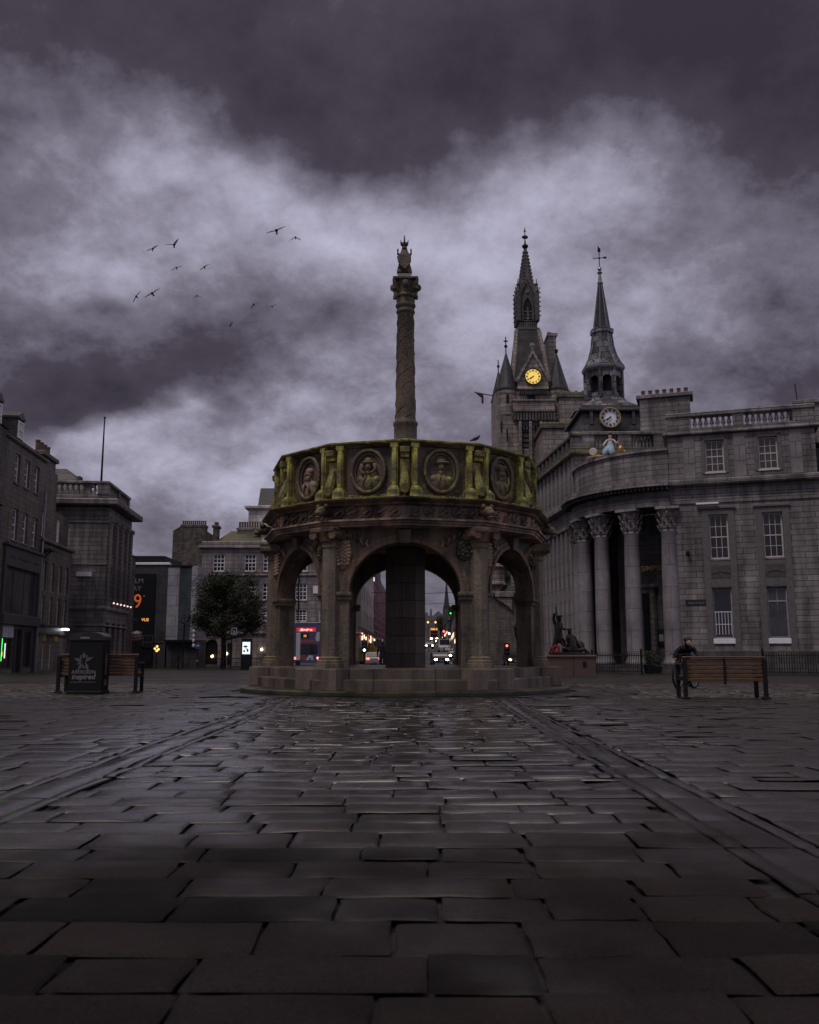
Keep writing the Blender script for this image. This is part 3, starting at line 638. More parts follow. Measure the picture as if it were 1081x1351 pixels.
# ------------------------------------------------------------------ building kit
def place(px, Y, ang, name, label, cat, group=None):
    return thing(name, label, cat, (at(px, 860, Y)[0], Y, gz(Y)), R(ang), group)
_wc = {}
def window(root, u, w0, wd, hd, cols=3, rows=4, frame=WHITE, pane=GLASS, y=.16, sill=None, bar=.035, edge=.07, name='window'):
    key = (round(wd,2), round(hd,2), cols, rows, frame.name, pane.name, bar, edge, sill.name if sill else '')
    if key not in _wc:
        m = MB(); e = edge
        m.box(-wd/2, -wd/2+e, 0, .06, 0, hd); m.box(wd/2-e, wd/2, 0, .06, 0, hd); m.box(-wd/2+e, wd/2-e, 0, .06, hd-e, hd); m.box(-wd/2+e, wd/2-e, 0, .06, 0, e*1.3)
        if rows > 1: m.box(-wd/2+e, wd/2-e, .005, .06, hd/2-e*.45, hd/2+e*.45)
        for c in range(1, cols):
            x = -wd/2+e+(wd-2*e)*c/cols; m.box(x-bar/2, x+bar/2, .02, .05, e, hd-e)
        for r in range(1, rows):
            if rows % 2 == 0 and r == rows//2: continue
            z = e+(hd-2*e)*r/rows; m.box(-wd/2+e, wd/2-e, .022, .048, z-bar/2, z+bar/2)
        p = MB().add([(-wd/2+.01,.045,.01),(wd/2-.01,.045,.01),(wd/2-.01,.045,hd-.01),(-wd/2+.01,.045,hd-.01)], [(0,1,2,3)])
        s = MB().bev(-wd/2-.06, wd/2+.06, -y-.07, .02, -.10, -.005, .01) if sill else None
        _wc[key] = (m.mesh(name, frame), p.mesh('pane', pane), s.mesh('sill', sill) if s else None)
    a, b, c = _wc[key]
    o = obj(name, a, root, (u, y, w0)); obj('pane', b, o)
    if c: obj('sill', c, o)
    return o
def facade(root, u0, u1, w0, w1, ops, m, depth, d=.2, name='wall', top=None):
    o = MB().wall(u0, u1, w0, w1, ops, 0, d).box(u0, u1, d+.001, depth, w0, top or w1-.002)
    return o.build(name, m, root)
def chimney(root, u0, u1, y0, y1, z0, z1, n, m=RUBBLE, pots=True, potr=.13, poth=.4, cap=.12):
    o = MB().box(u0, u1, y0, y1, z0, z1-.28).bev(u0-cap, u1+cap, y0-cap, y1+cap, z1-.28, z1, .04).build('chimney', m, root)
    pm = MB().lathe([(potr, 0), (potr*.85, poth*.8), (potr, poth*.85), (potr, poth)], 8).mesh('chimney_pot', POT)
    for i in range(n): obj('chimney_pot', pm, o, (u0+(u1-u0)*(i+.5)/n, (y0+y1)/2, z1-.01))
    return o
def band(root, u0, u1, y0, y1, z0, z1, p, m, name='cornice'):
    return MB().bev(u0-p, u1+p, y0-p, y1+p, z0, z1, min(.08, (z1-z0)/3)).build(name, m, root)
def baluster_mesh(h, r=.12): return MB().lathe([(r*.9, 0), (r*.9, h*.08), (r*.45, h*.14), (r, h*.38), (r*.55, h*.72), (r*.4, h*.8), (r*.9, h*.9), (r*.9, h)], 8)
def balustrade(root, u0, u1, y, z0, z1, n, m, name='balustrade', dense=.12):
    b = MB(); q = baluster_mesh(z1-z0, dense)
    for i in range(n): b.add(q.v, q.f, T((u0+(u1-u0)*(i+.5)/n, y, z0)))
    return b.build(name, m, root, True, kind='stuff') if False else b.build(name, m, root, True)

# ------------------------------------------------------------------ left row: tenements facing the square
ROW = 95.2
ox, oy = at(33, 860, 52)[0], 52.0
du = Vector((cos(R(ROW)), sin(R(ROW)), 0))
def row(u, name, label, cat='building', y=0.0, g=None):
    p = Vector((ox, oy, -.35))+du*u+Vector((-sin(R(ROW)), cos(R(ROW)), 0))*y
    return thing(name, label, cat, p, R(ROW), g)
def dormer(root, u0, u1, z0, z1, y0=.35, y1=3.6):
    d = MB().box(u0, u1, y0, y1, z0, z1).box(u0-.08, u1+.08, y0-.1, y1, z1, z1+.12).prism([(u0-.08, z1+.12), (u1+.08, z1+.12), ((u0+u1)/2, z1+.45)], y0-.1, y1).build('dormer', SLATE, root)
    window(d, (u0+u1)/2, z0+.12, u1-u0-.12, z1-z0-.25, 2, 2, WHITE, BLIND_GLARE, y0-.07)
    MB().box(u0+.02, u1-.02, y0-.04, y0-.005, z0-.35, z0+.10).build('apron', LEAD, d)
zb = .35                                                    # row things stand at z -.35: add to heights
A1 = row(0, 'tenement', 'four storey brown granite tenement with white sash windows above a grey two storey shopfront')
ops = []; U3 = (-3.25, -1.6, .1)
for du_, z0, h in ((0, 10.15, 1.62), (.22, 6.98, 1.75)): ops += [(u+du_-.42, z0+zb, .84, h) for u in U3]
ops += [(-4.2, 2.9+zb, 5.4, 2.55), (-4.3, .3, 2.2, 1.75), (-1.9, .1, 1.0, 2.4), (-.7, .3, 1.9, 2.2)]
facade(A1, -5.1, 1.62, -.6, 12.3+zb, ops, G_BROWN, 7, .16)
for du_, z0, h in ((0, 10.15, 1.62), (.22, 6.98, 1.75)):
    for u in U3: window(A1, u+du_, z0+zb, .84, h, 2, 4, WHITE, BLIND_GLARE, .13, bar=.03, sill=G_BROWN)
band(A1, -5.1, 1.62, 0, 7, 12.3+zb, 12.55+zb, .14, G_BROWN)
MB().add([(-5.1, -.1, 12.56+zb), (1.62, -.1, 12.56+zb), (1.62, 3.5, 14.7+zb), (-5.1, 3.5, 14.7+zb), (-5.1, 7, 12.56+zb), (1.62, 7, 12.56+zb)], [(0,1,2,3), (3,2,5,4), (0,3,4), (1,5,2)]).build('roof', SLATE, A1)
dormer(A1, -2.75, -1.75, 12.75+zb, 14.0+zb)
sf = MB().box(-4.55, 1.55, -.16, -.002, 5.5+zb, 6.55+zb).box(-4.55, -4.25, -.16, -.002, -.4, 5.5+zb).box(1.25, 1.55, -.16, -.002, -.4, 5.5+zb).bev(-4.6, 1.6, -.3, -.003, 2.35+zb, 2.9+zb, .03).bev(-4.65, 1.65, -.3, -.003, 6.55+zb, 6.72+zb, .03)
sf.box(-1.95, -1.85, -.1, .1, .1, 2.5).box(-.9, -.7, -.1, .1, .1, 2.5).build('shopfront', SHOP, A1)
for u0, u1, z in ((-3.9, -3.1, 6.0), (-2.4, -.6, 6.02), (.2, 1.0, 6.0)): MB().box(u0, u1, -.18, -.16, z+zb-.06, z+zb+.05).build('fascia_lettering', DARKP, A1)
o = window(A1, -1.5, 2.92+zb, 5.38, 2.5, 3, 1, SHOP, GLASSG, .06, bar=.08)
window(A1, -3.2, .3, 2.16, 1.72, 3, 1, SHOP, GLASS, .06, bar=.06, name='shop_window'); window(A1, .25, .3, 1.86, 2.15, 2, 1, SHOP, GLASS, .06, bar=.06, name='shop_window')
MB().box(-1.85, -.95, .05, .11, .1, 2.45).build('door', DARKP, A1)
for i in range(5): MB().box(-4.2+.42*i, -3.85+.42*i, -.02, .03, 2.02, 2.36+zb).build('transom_pane', BLIND_GLARE, A1)
for u, z0, z1, m in ((-3.95, .75, 1.95, GREENL), (-3.70, 1.0, 1.25, AMBERT), (-3.3, .9, 1.7, SCREEN)): MB().box(u, u+(.22 if m is GREENL else .1), -.01, .02, z0, z1).build('lit_display', m, A1)
A0 = row(-5.12, 'tenement', 'dark tenement at the left edge of the photo with a dormer on its slate roof')
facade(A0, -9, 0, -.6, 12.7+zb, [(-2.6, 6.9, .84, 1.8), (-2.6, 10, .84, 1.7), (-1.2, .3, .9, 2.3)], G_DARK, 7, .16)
for z in (6.9, 10): window(A0, -2.18, z, .84, 1.75, 2, 4, WHITE, BLIND_GLARE, .08, bar=.03)
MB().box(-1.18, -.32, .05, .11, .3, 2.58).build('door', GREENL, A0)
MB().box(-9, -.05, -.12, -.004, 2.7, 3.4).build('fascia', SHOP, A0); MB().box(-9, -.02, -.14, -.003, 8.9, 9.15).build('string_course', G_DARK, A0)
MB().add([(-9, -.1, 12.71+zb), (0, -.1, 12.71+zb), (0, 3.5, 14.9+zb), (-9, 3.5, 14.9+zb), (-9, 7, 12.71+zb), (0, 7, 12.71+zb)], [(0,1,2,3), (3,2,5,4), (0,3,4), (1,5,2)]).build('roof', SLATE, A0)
dormer(A0, -1.15, -.15, 12.7+zb, 14.15+zb)
A2 = row(1.66, 'tenement', 'low brown tenement with clay chimney pots between the grey shopfront and the bank')
ops = [(u, z, .62, h) for u in (.75, 2.35, 3.95, 5.45) for z, h in ((5.0, 1.75), (2.95, 1.7))]
facade(A2, 0, 6.6, -.6, 7.5+zb, ops, G_BROWN, .498, .2)
for u in (.75, 2.35, 3.95, 5.45):
    for z, h in ((5.0, 1.75), (2.95, 1.7)): window(A2, u+.31, z, .62, h, 2, 2, CREAM, GLASS, .12, bar=.03, edge=.05)
band(A2, 0, 6.6, 0, 1, 7.5+zb, 7.68+zb, .2, G_BROWN)
MB().wall(.45, 3.55, 7.7, 12.6, [(.6, 8.3, .8, 1.5)], .32, .16).box(.45, 3.55, .5, 7, -.5, 12.6).build('wall', G_BROWN, A2)
MB().wall(3.57, 6.6, 7.7, 10.2, [(4.0, 8.3, .8, 1.5)], .32, .16).box(3.57, 6.6, .5, 7, -.5, 10.2).build('wall', G_BROWN, A2)
for u in (1.0, 4.4): window(A2, u, 8.3, .8, 1.5, 2, 4, WHITE, BLIND_GLARE, .40, bar=.03)
MB().add([(3.57, .3, 10.21), (6.6, .3, 10.21), (6.6, 4, 12.2), (3.57, 4, 12.2), (6.6, 7, 10.21), (3.57, 7, 10.21)], [(0,1,2,3), (3,2,4,5), (1,4,2)]).build('roof', SLATE, A2)
chimney(A2, .7, 3.4, .45, 1.35, 12.58, 13.6, 4, G_BROWN, potr=.16, poth=.75, cap=.16)
MB().box(0, 6.6, -.16, -.002, 2.3, 2.75).bev(0, 6.6, -.5, -.003, 2.75, 2.9, .03).build('shopfront', SHOP, A2)
for u, wd in ((1.4, .45), (3.6, .8)): MB().box(u, u+wd, -.05, .0, 1.9, 2.25).build('lit_sign', plain('yellow sign', (.30,.20,.03), .5, .3, 0, .4, 6), A2)
MB().box(4.6, 5.2, -.5, -.2, 2.62, 2.72).build('sign_lamp', COOLW, A2)
for u in (1.5, 2.9): MB().box(u, u+.06, -.03, 0, 0.2, 1.7).build('shop_mullion', CREAM, A2)
MB().tube([(-.05, -.12, -.3), (-.05, -.12, 11)], .07, 6).build('drainpipe', LEAD, A2)
MB().bev(.1, 1.2, -.6, -.05, 7.3, 7.45, .02).tube([(.5, -.05, 6.9), (.5, -.5, 7.3)], .05).build('balcony', SLATE, A2)

# the classical bank on the corner
bx = at(134, 860, 62)[0]
B = thing('bank_building', 'classical granite bank with a deep cornice, roof balustrade and flagpole on the left', 'building', (bx, 62, -.5), R(ROW))
zb = .5
ops = [(u, z, .9, h) for u in (.9, 2.6, 4.3, 6.0) for z, h in ((8.3, 2.2), (4.9, 2.6), (.8, 2.6))]
facade(B, 0, 7.2, -.6, 10.4+zb, ops, G_GREY, 9, .25)
for u in (.9, 2.6, 4.3, 6.0):
    for z, h in ((8.3, 2.2), (4.9, 2.6), (.8, 2.6)): window(B, u+.45, z, .9, h, 2, 4, SHOP, GLASS, .16)
pm = MB().box(-.22, .22, -.22, -.002, 4.55, 10.4).bev(-.30, .30, -.32, -.003, 10.4, 10.7, .03).mesh('pilaster', G_GREY)
for u in (.4, 2.2, 3.9, 5.6, 6.95): obj('pilaster', pm, B, (u, 0, 0))
band(B, 0, 7.2, 0, 9, 10.72, 11.5, .06, G_GREY, 'frieze'); band(B, 0, 7.2, 0, 9, 11.5, 11.95, .75, G_GREY)
band(B, 0, 7.2, 0, 9, 4.2, 4.5, .14, G_GREY, 'string_course'); band(B, 0, 7.2, 0, 9, 7.3, 7.5, .06, G_GREY, 'string_course'); band(B, 0, 7.2, 0, 9, 3.1, 3.25, .1, G_GREY, 'string_course'); band(B, 0, 7.2, 0, 9, 10.3, 10.42, .08, G_GREY, 'string_course')
band(B, 0.1, 7.1, .1, 8.9, 11.952, 12.35, -.05, G_GREY, 'parapet')
bl = MB(); q = baluster_mesh(.75, .13)
for i in range(20): bl.add(q.v, q.f, T((.35, 1.1+i*.38, 12.351)))
bl.build('balustrade', G_GREY, B, True); bl = MB()
for i in range(16): bl.add(q.v, q.f, T((1.0+i*.38, .35, 12.351)))
bl.build('balustrade', G_GREY, B, True)
mb = MB()
for a, b, c, d in ((.12, .6, .12, .9), (.12, .6, 4.2, 4.6), (3.4, 3.8, .12, .6), (6.6, 7.05, .12, .6), (.12, .6, 8.3, 8.85)): mb.box(a, b, c, d, 12.352, 13.12)
mb.bev(.05, .68, .05, 8.9, 13.12, 13.32, .04).bev(.70, 7.1, .05, .68, 13.12, 13.32, .04); mb.build('parapet_piers', G_GREY, B)
MB().lathe([(5.6, 12.3), (2.0, 14.7), (.05, 14.75)], 4, (4.3, 5.3), ph=pi/4).build('roof', SLATE, B)
chimney(B, 2.2, 3.0, 2.0, 3.6, 12.4, 13.6, 3, G_GREY, potr=.14, poth=.45)
MB().box(-.30, -.01, .9, 1.9, 6.55, 6.85).build('floodlight', WHITE, B)
for i in range(6): MB().ball((.7+i*1.1, -.5, 4.75), .07, .07, .07, 6, 5).build('cornice_lamp', PINKT, B)
MB().box(7.2, 11, .3, 8, -.6, 9.0).add([(7.2, .1, 9.0), (11, .1, 9.0), (11, 8, 10.4), (7.2, 8, 10.4)], [(0,1,2,3)]).build('rear_wing', G_DARK, B)
fp = thing('flagpole', 'bare flagpole rising from the roof of the classical bank', 'flagpole', (at(134, 632, 63.5)[0], 63.5, 12.5))
MB().tube([(0, 0, -.3), (0, 0, at(135, 552, 63.5)[1]-12.5)], [.09, .045], 8).build('pole', IRON, fp); MB().ball((0, 0, at(135, 552, 63.5)[1]-12.45), .09, .09, .09, 6, 5).build('finial', IRON, fp)

# ------------------------------------------------------------------ modern cinema block, panelled block
D = place(218, 80, 0, 'cinema_building', 'dark grey modern block carrying a black banner with orange numeral', 'building')
zb = .48
facade(D, -9, 0, -.8, 8.75+zb, [(-4.2, 1.2, .0001+.3, .6)], CONC, 8, .1)
MB().box(-8.5, -.6, .8, 7, 8.7+zb, 9.5+zb).build('roof_plant', DARKP, D); MB().bev(-9.1, .1, -.12, .5, 8.6+zb, 8.82+zb, .03).build('coping', WHITE, D)
MB().box(-4.6, -1.1, -.10, -.002, .1, 7.8+zb).build('banner', DARKP, D)
M = lambda u, z: T((u, -.104, z))
zt = lambda py: at(190, py, 80)[1]-gz(80)
text('ILM', .62, GREYT, 'lettering', D, M(-2.62, zt(769.5))); text('AY', .62, GREYT, 'lettering', D, M(-2.72, zt(779.5)))
text('9', 1.75, ORANGE, 'numeral', D, M(-2.6, zt(802)), sx=.85); MB().ball((-2.05, -.11, zt(786.5)), .05, .02, .05, 6, 5).build('dot', ORANGE, D)
text('VUE', .36, AMBERT, 'lettering', D, M(-1.86, zt(819.5)), bold=.006); text('NG', .30, PANEL_B, 'lettering', D, M(-2.72, zt(819)))
window(D, -1.55, zt(857), .9, 1.25, 2, 4, SHOP, GLASSG, -.12); MB().box(-2.4, -1.15, -.12, -.101, .3, 1.9).build('entrance', GLASS, D)
E_ = place(217.5, 79.5, 0, 'panelled_building', 'modern block of pale and blue vertical panels beside the cinema', 'building')
s = 1180/79.5/.988; z0, z1 = at(237, 844, 79.5)[1]-gz(79.5), at(237, 748, 79.5)[1]-gz(79.5)
MB().box(.02, 1.05, 0, 4, z0, z1).build('panel', PANEL, E_); MB().box(1.05, 2.15, .03, 4, z0, z1-.03).build('panel', PANEL_B, E_); MB().box(2.15, 2.7, -.05, 4, z0, z1+.1).build('panel', PANEL, E_)
MB().box(-.05, 2.75, -.08, 4, z0-.22, z0-.002).build('edge_trim', DARKP, E_); MB().box(-.05, 2.2, -.06, 4, z1+.002, z1+.16).build('edge_trim', DARKP, E_)
MB().box(.05, 2.7, .4, 4, -.8, z0-.222).build('base_wall', CONC, E_); MB().box(.5, 2.0, .34, .4, 0, z0-.5).build('shop_window', GLASSG, E_)
for i in range(4): MB().ball((2.55, -.2, z0-.5+i*.42), .13, .07, .17, 7, 5).build('sign_letter', WHITET, E_)

# ------------------------------------------------------------------ granite range behind the tree and bus
Gx = at(262, 860, 93)[0]
G = thing('granite_building', 'long rose grey granite building with white sash windows behind the tree and the bus', 'building', (Gx, 93, gz(93)), 0)
gzz = gz(93)
def gu(px): return at(px, 860, 93)[0]-Gx
def gh(py): return at(300, py, 93)[1]-gzz
wx = [gu(285), gu(327), gu(352), gu(396), gu(428)]
rows_ = [(gh(754), gh(731)-gh(754)), (gh(792), gh(769)-gh(792)), (gh(820), gh(804)-gh(820))]
ops = [(u-.62, z, 1.24, h) for u in wx for z, h in rows_]+[(gu(279.5)-.65, .2, 1.3, 2.6)]
facade(G, 0, gu(470), -1, gh(724), ops, G_PINK, 9, .25)
for u in wx:
    for z, h in rows_: window(G, u, z, 1.24, h, 3, 4, WHITE, GLASS, .12, bar=.06, edge=.1, sill=G_PINK)
band(G, 0, gu(470), 0, 9, gh(724), gh(720), .35, G_PINK); band(G, 0, gu(470), 0, 9, gh(720)+.002, gh(714), .05, G_PINK, 'parapet')
band(G, 0, gu(470), 0, 9, gh(760), gh(757.5), .15, G_PINK, 'string_course'); band(G, 0, gu(470), 0, 9, gh(837), gh(834), .2, G_PINK, 'string_course')
MB().add([(1.2, .6, gh(714)), (gu(340), .6, gh(714)), (gu(338), 4, gh(694)), (2.2, 4, gh(694)), (gu(340), 8, gh(714)), (1.2, 8, gh(714))], [(0,1,2,3), (3,2,4,5), (0,3,5), (1,4,2)]).build('roof', SLATE_M, G)
MB().box(gu(340), gu(470), .8, 8, gh(714), gh(704)).build('attic_wall', CREAM, G)
MB().add([(gu(340)-.2, .6, gh(704)+.01), (gu(470), .6, gh(704)+.01), (gu(470), 4, gh(692)), (gu(340), 4, gh(692))], [(0,1,2,3)]).build('roof', SLATE, G)
chimney(G, gu(300), gu(336), 3.6, 4.6, gh(697), gh(690), 10, G_PINK, poth=.7); chimney(G, gu(273), gu(279), 1.0, 2.2, gh(716), gh(691), 2, RUBBLE)
mb = MB(); u = gu(279.5)
mb.lathe([(.0, 0), (.0, 0)], 4)
mb = MB(); pts = [(-.65, 0)]+[(-.65*cos(pi*i/12), 1.9+.65*sin(pi*i/12)) for i in range(13)]+[(.65, 0)]
mb.prism([(u+a, z+.2) for a, z in pts], .05, .12).build('arched_door', DARKP, G)
mb = MB()
for i in range(12):
    a0, a1 = pi*i/12, pi*(i+1)/12
    mb.prism([(u-.65*cos(a0), 2.1+.65*sin(a0)), (u-.65*cos(a1), 2.1+.65*sin(a1)), (u-.95*cos(a1), 2.1+.95*sin(a1)), (u-.95*cos(a0), 2.1+.95*sin(a0))], -.12, -.004)
mb.box(u-.95, u-.65, -.12, -.004, .0, 2.1).box(u+.65, u+.95, -.12, -.004, 0, 2.1).build('arch_surround', G_PINK, G)
MB().box(gu(300), gu(306), -.06, -.004, .2, 2.4).build('door', DARKP, G); MB().box(gu(412), gu(424), -.10, -.004, gh(783), gh(773)).build('wall_sign', WHITE, G)
MB().tube([(gu(393), -.12, 0), (gu(393), -.12, gh(726))], .08, 6).build('drainpipe', IRON, G)
H = place(222, 96, 0, 'gable_building', 'tall rubble stone gable with a long row of chimney pots behind the panelled block', 'building')
k = 96/1180*.988
MB().box(0, 44*k, 0, 8, -1, at(240, 700, 96)[1]-gz(96)).build('wall', RUBBLE, H)
chimney(H, 10*k, 43*k, .05, 1.2, at(240, 702, 96)[1]-gz(96), at(240, 692, 96)[1]-gz(96), 12, RUBBLE, potr=.1, poth=.5, cap=.06)
MB().prism([(0, at(240, 700, 96)[1]-gz(96)), (10*k, at(240, 694, 96)[1]-gz(96)), (10*k, at(240, 700, 96)[1]-gz(96))], .1, 7).build('roof', SLATE, H)
# ------------------------------------------------------------------ corner bank with quadrant portico (right)
S = thing('bank_building', 'grey granite former bank with a curved columned portico and balustraded roof on the right', 'building', (at(893, 860, 50)[0], 50, -.3), R(-18))
z_ = .3
ops = []
WU = (2.53, 5.33)
for u in WU: ops += [(u-.5, 10.87+z_, 1.0, 1.82), (u-.5, 5.97+z_, 1.0, 2.48), (u-.5, 1.6+z_, 1.0, 2.75)]
facade(S, 0.02, 7.75, -.6, 13.05+z_, ops, G_GREY, 11, .28)
for i, u in enumerate(WU):
    o = window(S, u, 10.87+z_, 1.0, 1.82, 3, 4, CREAM, GLASSG, .2, sill=CREAM); MB().box(.22, .44, .075, .09, .1, 1.72).build('curtain', BLIND_GLARE, o)
    o = window(S, u, 5.97+z_, 1.0, 2.48, 3, 4, CREAM, GLASS, .2, sill=G_GREY, bar=.03)
    if i == 1: MB().box(-.44, -.24, .075, .09, .1, 2.4).build('curtain', BLIND_GLARE, o)
    o = window(S, u, 1.62+z_, 1.0, 2.7, (1, 2)[i], 1, PANEL, GLASS if i == 0 else GLASSG, .14, edge=.06)
    if i == 0:
        b = MB(); [b.box(-.4+.16*q, -.375+.16*q, .01, .03, .2, 1.45) for q in range(6)]; b.box(-.45, .45, .008, .032, 1.42, 1.46).box(-.45, .45, .008, .032, .75, .78).build('window_guard', WHITE, o)
    else: MB().box(-.44, .44, -.005, .02, 1.95, 2.03).build('transom', PANEL, o); MB().box(-.44, .44, .012, .03, .1, 1.25).build('blind', GLASSG, o)
    MB().bev(-.56, .56, -.24, .0, -.30, -.01, .02).build('sill', WHITE, o)
    m = MB().box(u-.86, u-.52, -.06, -.002, .9+z_, 8.75+z_).box(u+.52, u+.86, -.06, -.002, .9+z_, 8.75+z_).box(u-.52, u+.52, -.06, -.002, 8.46+z_, 8.75+z_).box(u-.52, u+.52, -.04, -.002, 4.42+z_, 5.84+z_)
    m.bev(u-.95, u+.95, -.16, -.003, 8.75+z_, 8.9+z_, .03); m.box(u-.72, u-.52, -.05, -.002, 10.8+z_, 12.85+z_).box(u+.52, u+.72, -.05, -.002, 10.8+z_, 12.85+z_).box(u-.72, u+.72, -.05, -.002, 12.7+z_, 12.86+z_)
    m.build('window_surround', plain('dressed granite', (.115,.10,.10), .6, .3, 0, .2), S)
    m = MB(); m.box(u-.5, u+.5, -.06, -.041, 4.9+z_, 5.6+z_)
    for q in range(-3, 4):
        m.ball((u+q*.13, -.07, 5.2+z_+.09*(1-abs(q)/3)), .07, .03, .09, 6, 5)
    m.build('carved_panel', plain('carved granite', (.07,.06,.062), .6, .3, 0, .2), S)
pm = MB().box(-.3, .3, -.07, -.002, 10.55+z_, 13.0+z_).mesh('pilaster', G_LIGHT)
for u in (1.15, 3.85, 6.75): obj('pilaster', pm, S, (u, 0, 0))
band(S, 0.02, 7.75, 0, 11, 9.05+z_, 9.42+z_, .07, G_GREY, 'architrave'); band(S, .02, 7.75, 0, 11, 9.422+z_, 10.1+z_, .04, G_GREY, 'frieze'); band(S, .02, 7.75, 0, 11, 10.1+z_, 10.46+z_, .5, G_GREY)
band(S, .02, 7.75, 0, 11, 13.05+z_, 13.22+z_, .28, G_GREY, 'ledge'); band(S, .02, 7.75, 0, 11, -.6, 1.0+z_, .12, G_DARK, 'plinth')
m = MB().box(.02, 7.75, -.1, .3, 13.222+z_, 13.45+z_)
for a, b in ((.02, 1.35), (3.6, 4.15), (6.7, 7.75)): m.box(a, b, -.12, .3, 13.45+z_, 14.1+z_)
m.bev(-.05, 7.85, -.2, .4, 14.1+z_, 14.36+z_, .05); m.build('parapet', G_GREY, S)
balustrade(S, 1.4, 3.55, .1, 13.45+z_, 14.1+z_, 7, G_GREY, dense=.13); balustrade(S, 4.2, 6.65, .1, 13.45+z_, 14.1+z_, 8, G_GREY, dense=.13)
MB().box(7.2, 11, 2.5, 10, 13.0, 15.0+z_).bev(7.0, 11.2, 2.3, 10, 15.0+z_, 15.25+z_, .06).build('roof_block', G_GREY, S); MB().box(7.76, 14, 1.2, 11, -.6, 12.4).build('side_wing', G_DARK, S)
band(S, 7.76, 14, 1.2, 11, 10.3, 10.7, .3, G_DARK)
MB().tube([(7.3, 2.6, 15.2), (7.2, 2.6, 16.6)], .03, 5).build('aerial', IRON, S)
chimney(S, -1.9, 1.35, 8.2, 9.6, 12.5, 18.25, 7, G_GREY, potr=.14, poth=.5, cap=.2)
MB().bev(1.4, 2.6, -.32, -.1, 8.72+z_+.28, 8.83+z_+.28, .02).build('floodlight', WHITE, S)
m = MB().box(.6, 1.75, -.03, -.002, 3.42+z_, 3.72+z_).build('street_sign', DARKP, S); text('KING STREET', .17, GREYT, 'lettering', m, T((1.17, -.034, 3.5+z_)), sx=.85)
MB().ball((.85, -.2, 6.3+z_), .13, .13, .16, 8, 6).tube([(.85, 0, 6.2+z_), (.85, -.2, 6.3+z_)], .03).build('wall_lamp', IRON, S)
C0 = (0, 6.0)                                                # quadrant portico
a9 = R(92)
MB().arc(C0, 3.4, 6.45, 0, a9, -.6, .45, 24).build('portico_base', G_DARK, S)
MB().arc(C0, 3.1, 3.5, 0, a9, .45, 9.3, 24).build('portico_wall', G_DARK, S)
MB().arc(C0, 3.5, 6.35, 0, a9, 9.32, 9.74, 28).build('architrave', G_GREY, S); MB().arc(C0, 3.5, 6.3, 0, a9, 9.742, 10.4, 28).build('frieze', G_DARK, S)
MB().arc(C0, 3.5, 6.95, 0, a9, 10.4, 10.55, 28).arc(C0, 3.5, 6.8, 0, a9, 10.552, 10.76, 28).build('cornice', G_GREY, S)
dn = MB()
for i in range(42): M = T((0, 6, 0)) @ RZ(-R(1+i*2.15)) ; dn.box(-.06, .06, -6.72, -6.3, 10.2, 10.398, M)
dn.build('dentils', G_DARK, S)
MB().arc(C0, 3.2, 6.05, 0, a9, 10.762, 12.55, 28).build('podium_wall', G_GREY, S); MB().arc(C0, 3.1, 6.2, 0, a9, 12.552, 12.75, 28).build('podium_coping', G_GREY, S)
cs = MB().lathe([(.60, .45), (.60, .62), (.55, .70), (.50, .82), (.475, .95), (.48, 3.0), (.455, 5.5), (.41, 7.85), (.45, 7.9), (.45, 7.98), (.40, 8.0)], 22)
for z in (2.05, 3.25, 4.45, 5.65, 6.85): pass
cs = cs.mesh('column', ashlar('granite column', (.27,.24,.255), 9, 1.2, .016, .08, .3, .5), True)
cc_ = MB().lathe([(.42, 7.98), (.46, 8.1), (.44, 8.5), (.58, 9.02), (.62, 9.1)], 16)
for rw, (z, r, nn) in enumerate(((8.12, .45, 8), (8.45, .48, 8), (8.82, .58, 8))):
    for i in range(nn):
        a = 2*pi*(i+.5*rw)/nn
        cc_.tube([(r*sin(a), -r*cos(a), z-.14), ((r+.07)*sin(a), -(r+.07)*cos(a), z+.05), ((r+.16)*sin(a), -(r+.16)*cos(a), z+.16), ((r+.15)*sin(a), -(r+.15)*cos(a), z+.08)], [.05, .085, .06, .03], 5)
cc_.bev(-.66, .66, -.66, .66, 9.12, 9.318, .03); cc_ = cc_.mesh('capital', G_GREY)
for ph in (1.5, 22.5, 44, 65, 86):
    o = obj('column', cs, S, (-5.85*sin(R(ph)), 6-5.85*cos(R(ph)), 0), -R(ph)); obj('capital', cc_, o)
th_ = lambda ph, r=3.5: (-r*sin(R(ph)), 6-r*cos(R(ph)))
M = T((*th_(31, 3.62), 0)) @ RZ(-R(31))
d_ = MB().box(-.55, .55, -.06, .1, .45, 4.6, M).build('door', DARKP, S)
MB().box(-.85, -.56, -.16, .1, .45, 4.9, M).box(.56, .85, -.16, .1, .45, 4.9, M).box(-.56, .56, -.16, .1, 4.61, 4.9, M).bev(-1.0, 1.0, -.3, .1, 4.9, 5.15, .03, M).build('frame', G_GREY, d_)
MB().box(-.03, .03, -.09, -.061, 1.3, 3.6, M).build('handle', GREYT, d_); MB().ball((-.1, -.25, 4.05), .13, .1, .17, 8, 6, M).build('door_lamp', GREYT, d_)
text('SIMPSON', .45, GOLD, 'gold_lettering', S, T((*th_(16, 3.68), 5.93)) @ RZ(-R(16)), ext=.02, bold=.004)
text('19', .42, GOLD, 'door_number', S, T((*th_(33, 3.80), 5.22)) @ RZ(-R(31)), ext=.01)
M = T((*th_(14, 3.56), 0)) @ RZ(-R(14)); MB().box(-.24, .24, -.1, .05, 1.6, 2.5, M).build('notice_frame', DARKP, S); MB().box(-.13, .13, -.11, -.101, 1.8, 2.2, M).build('notice', GREYT, S)
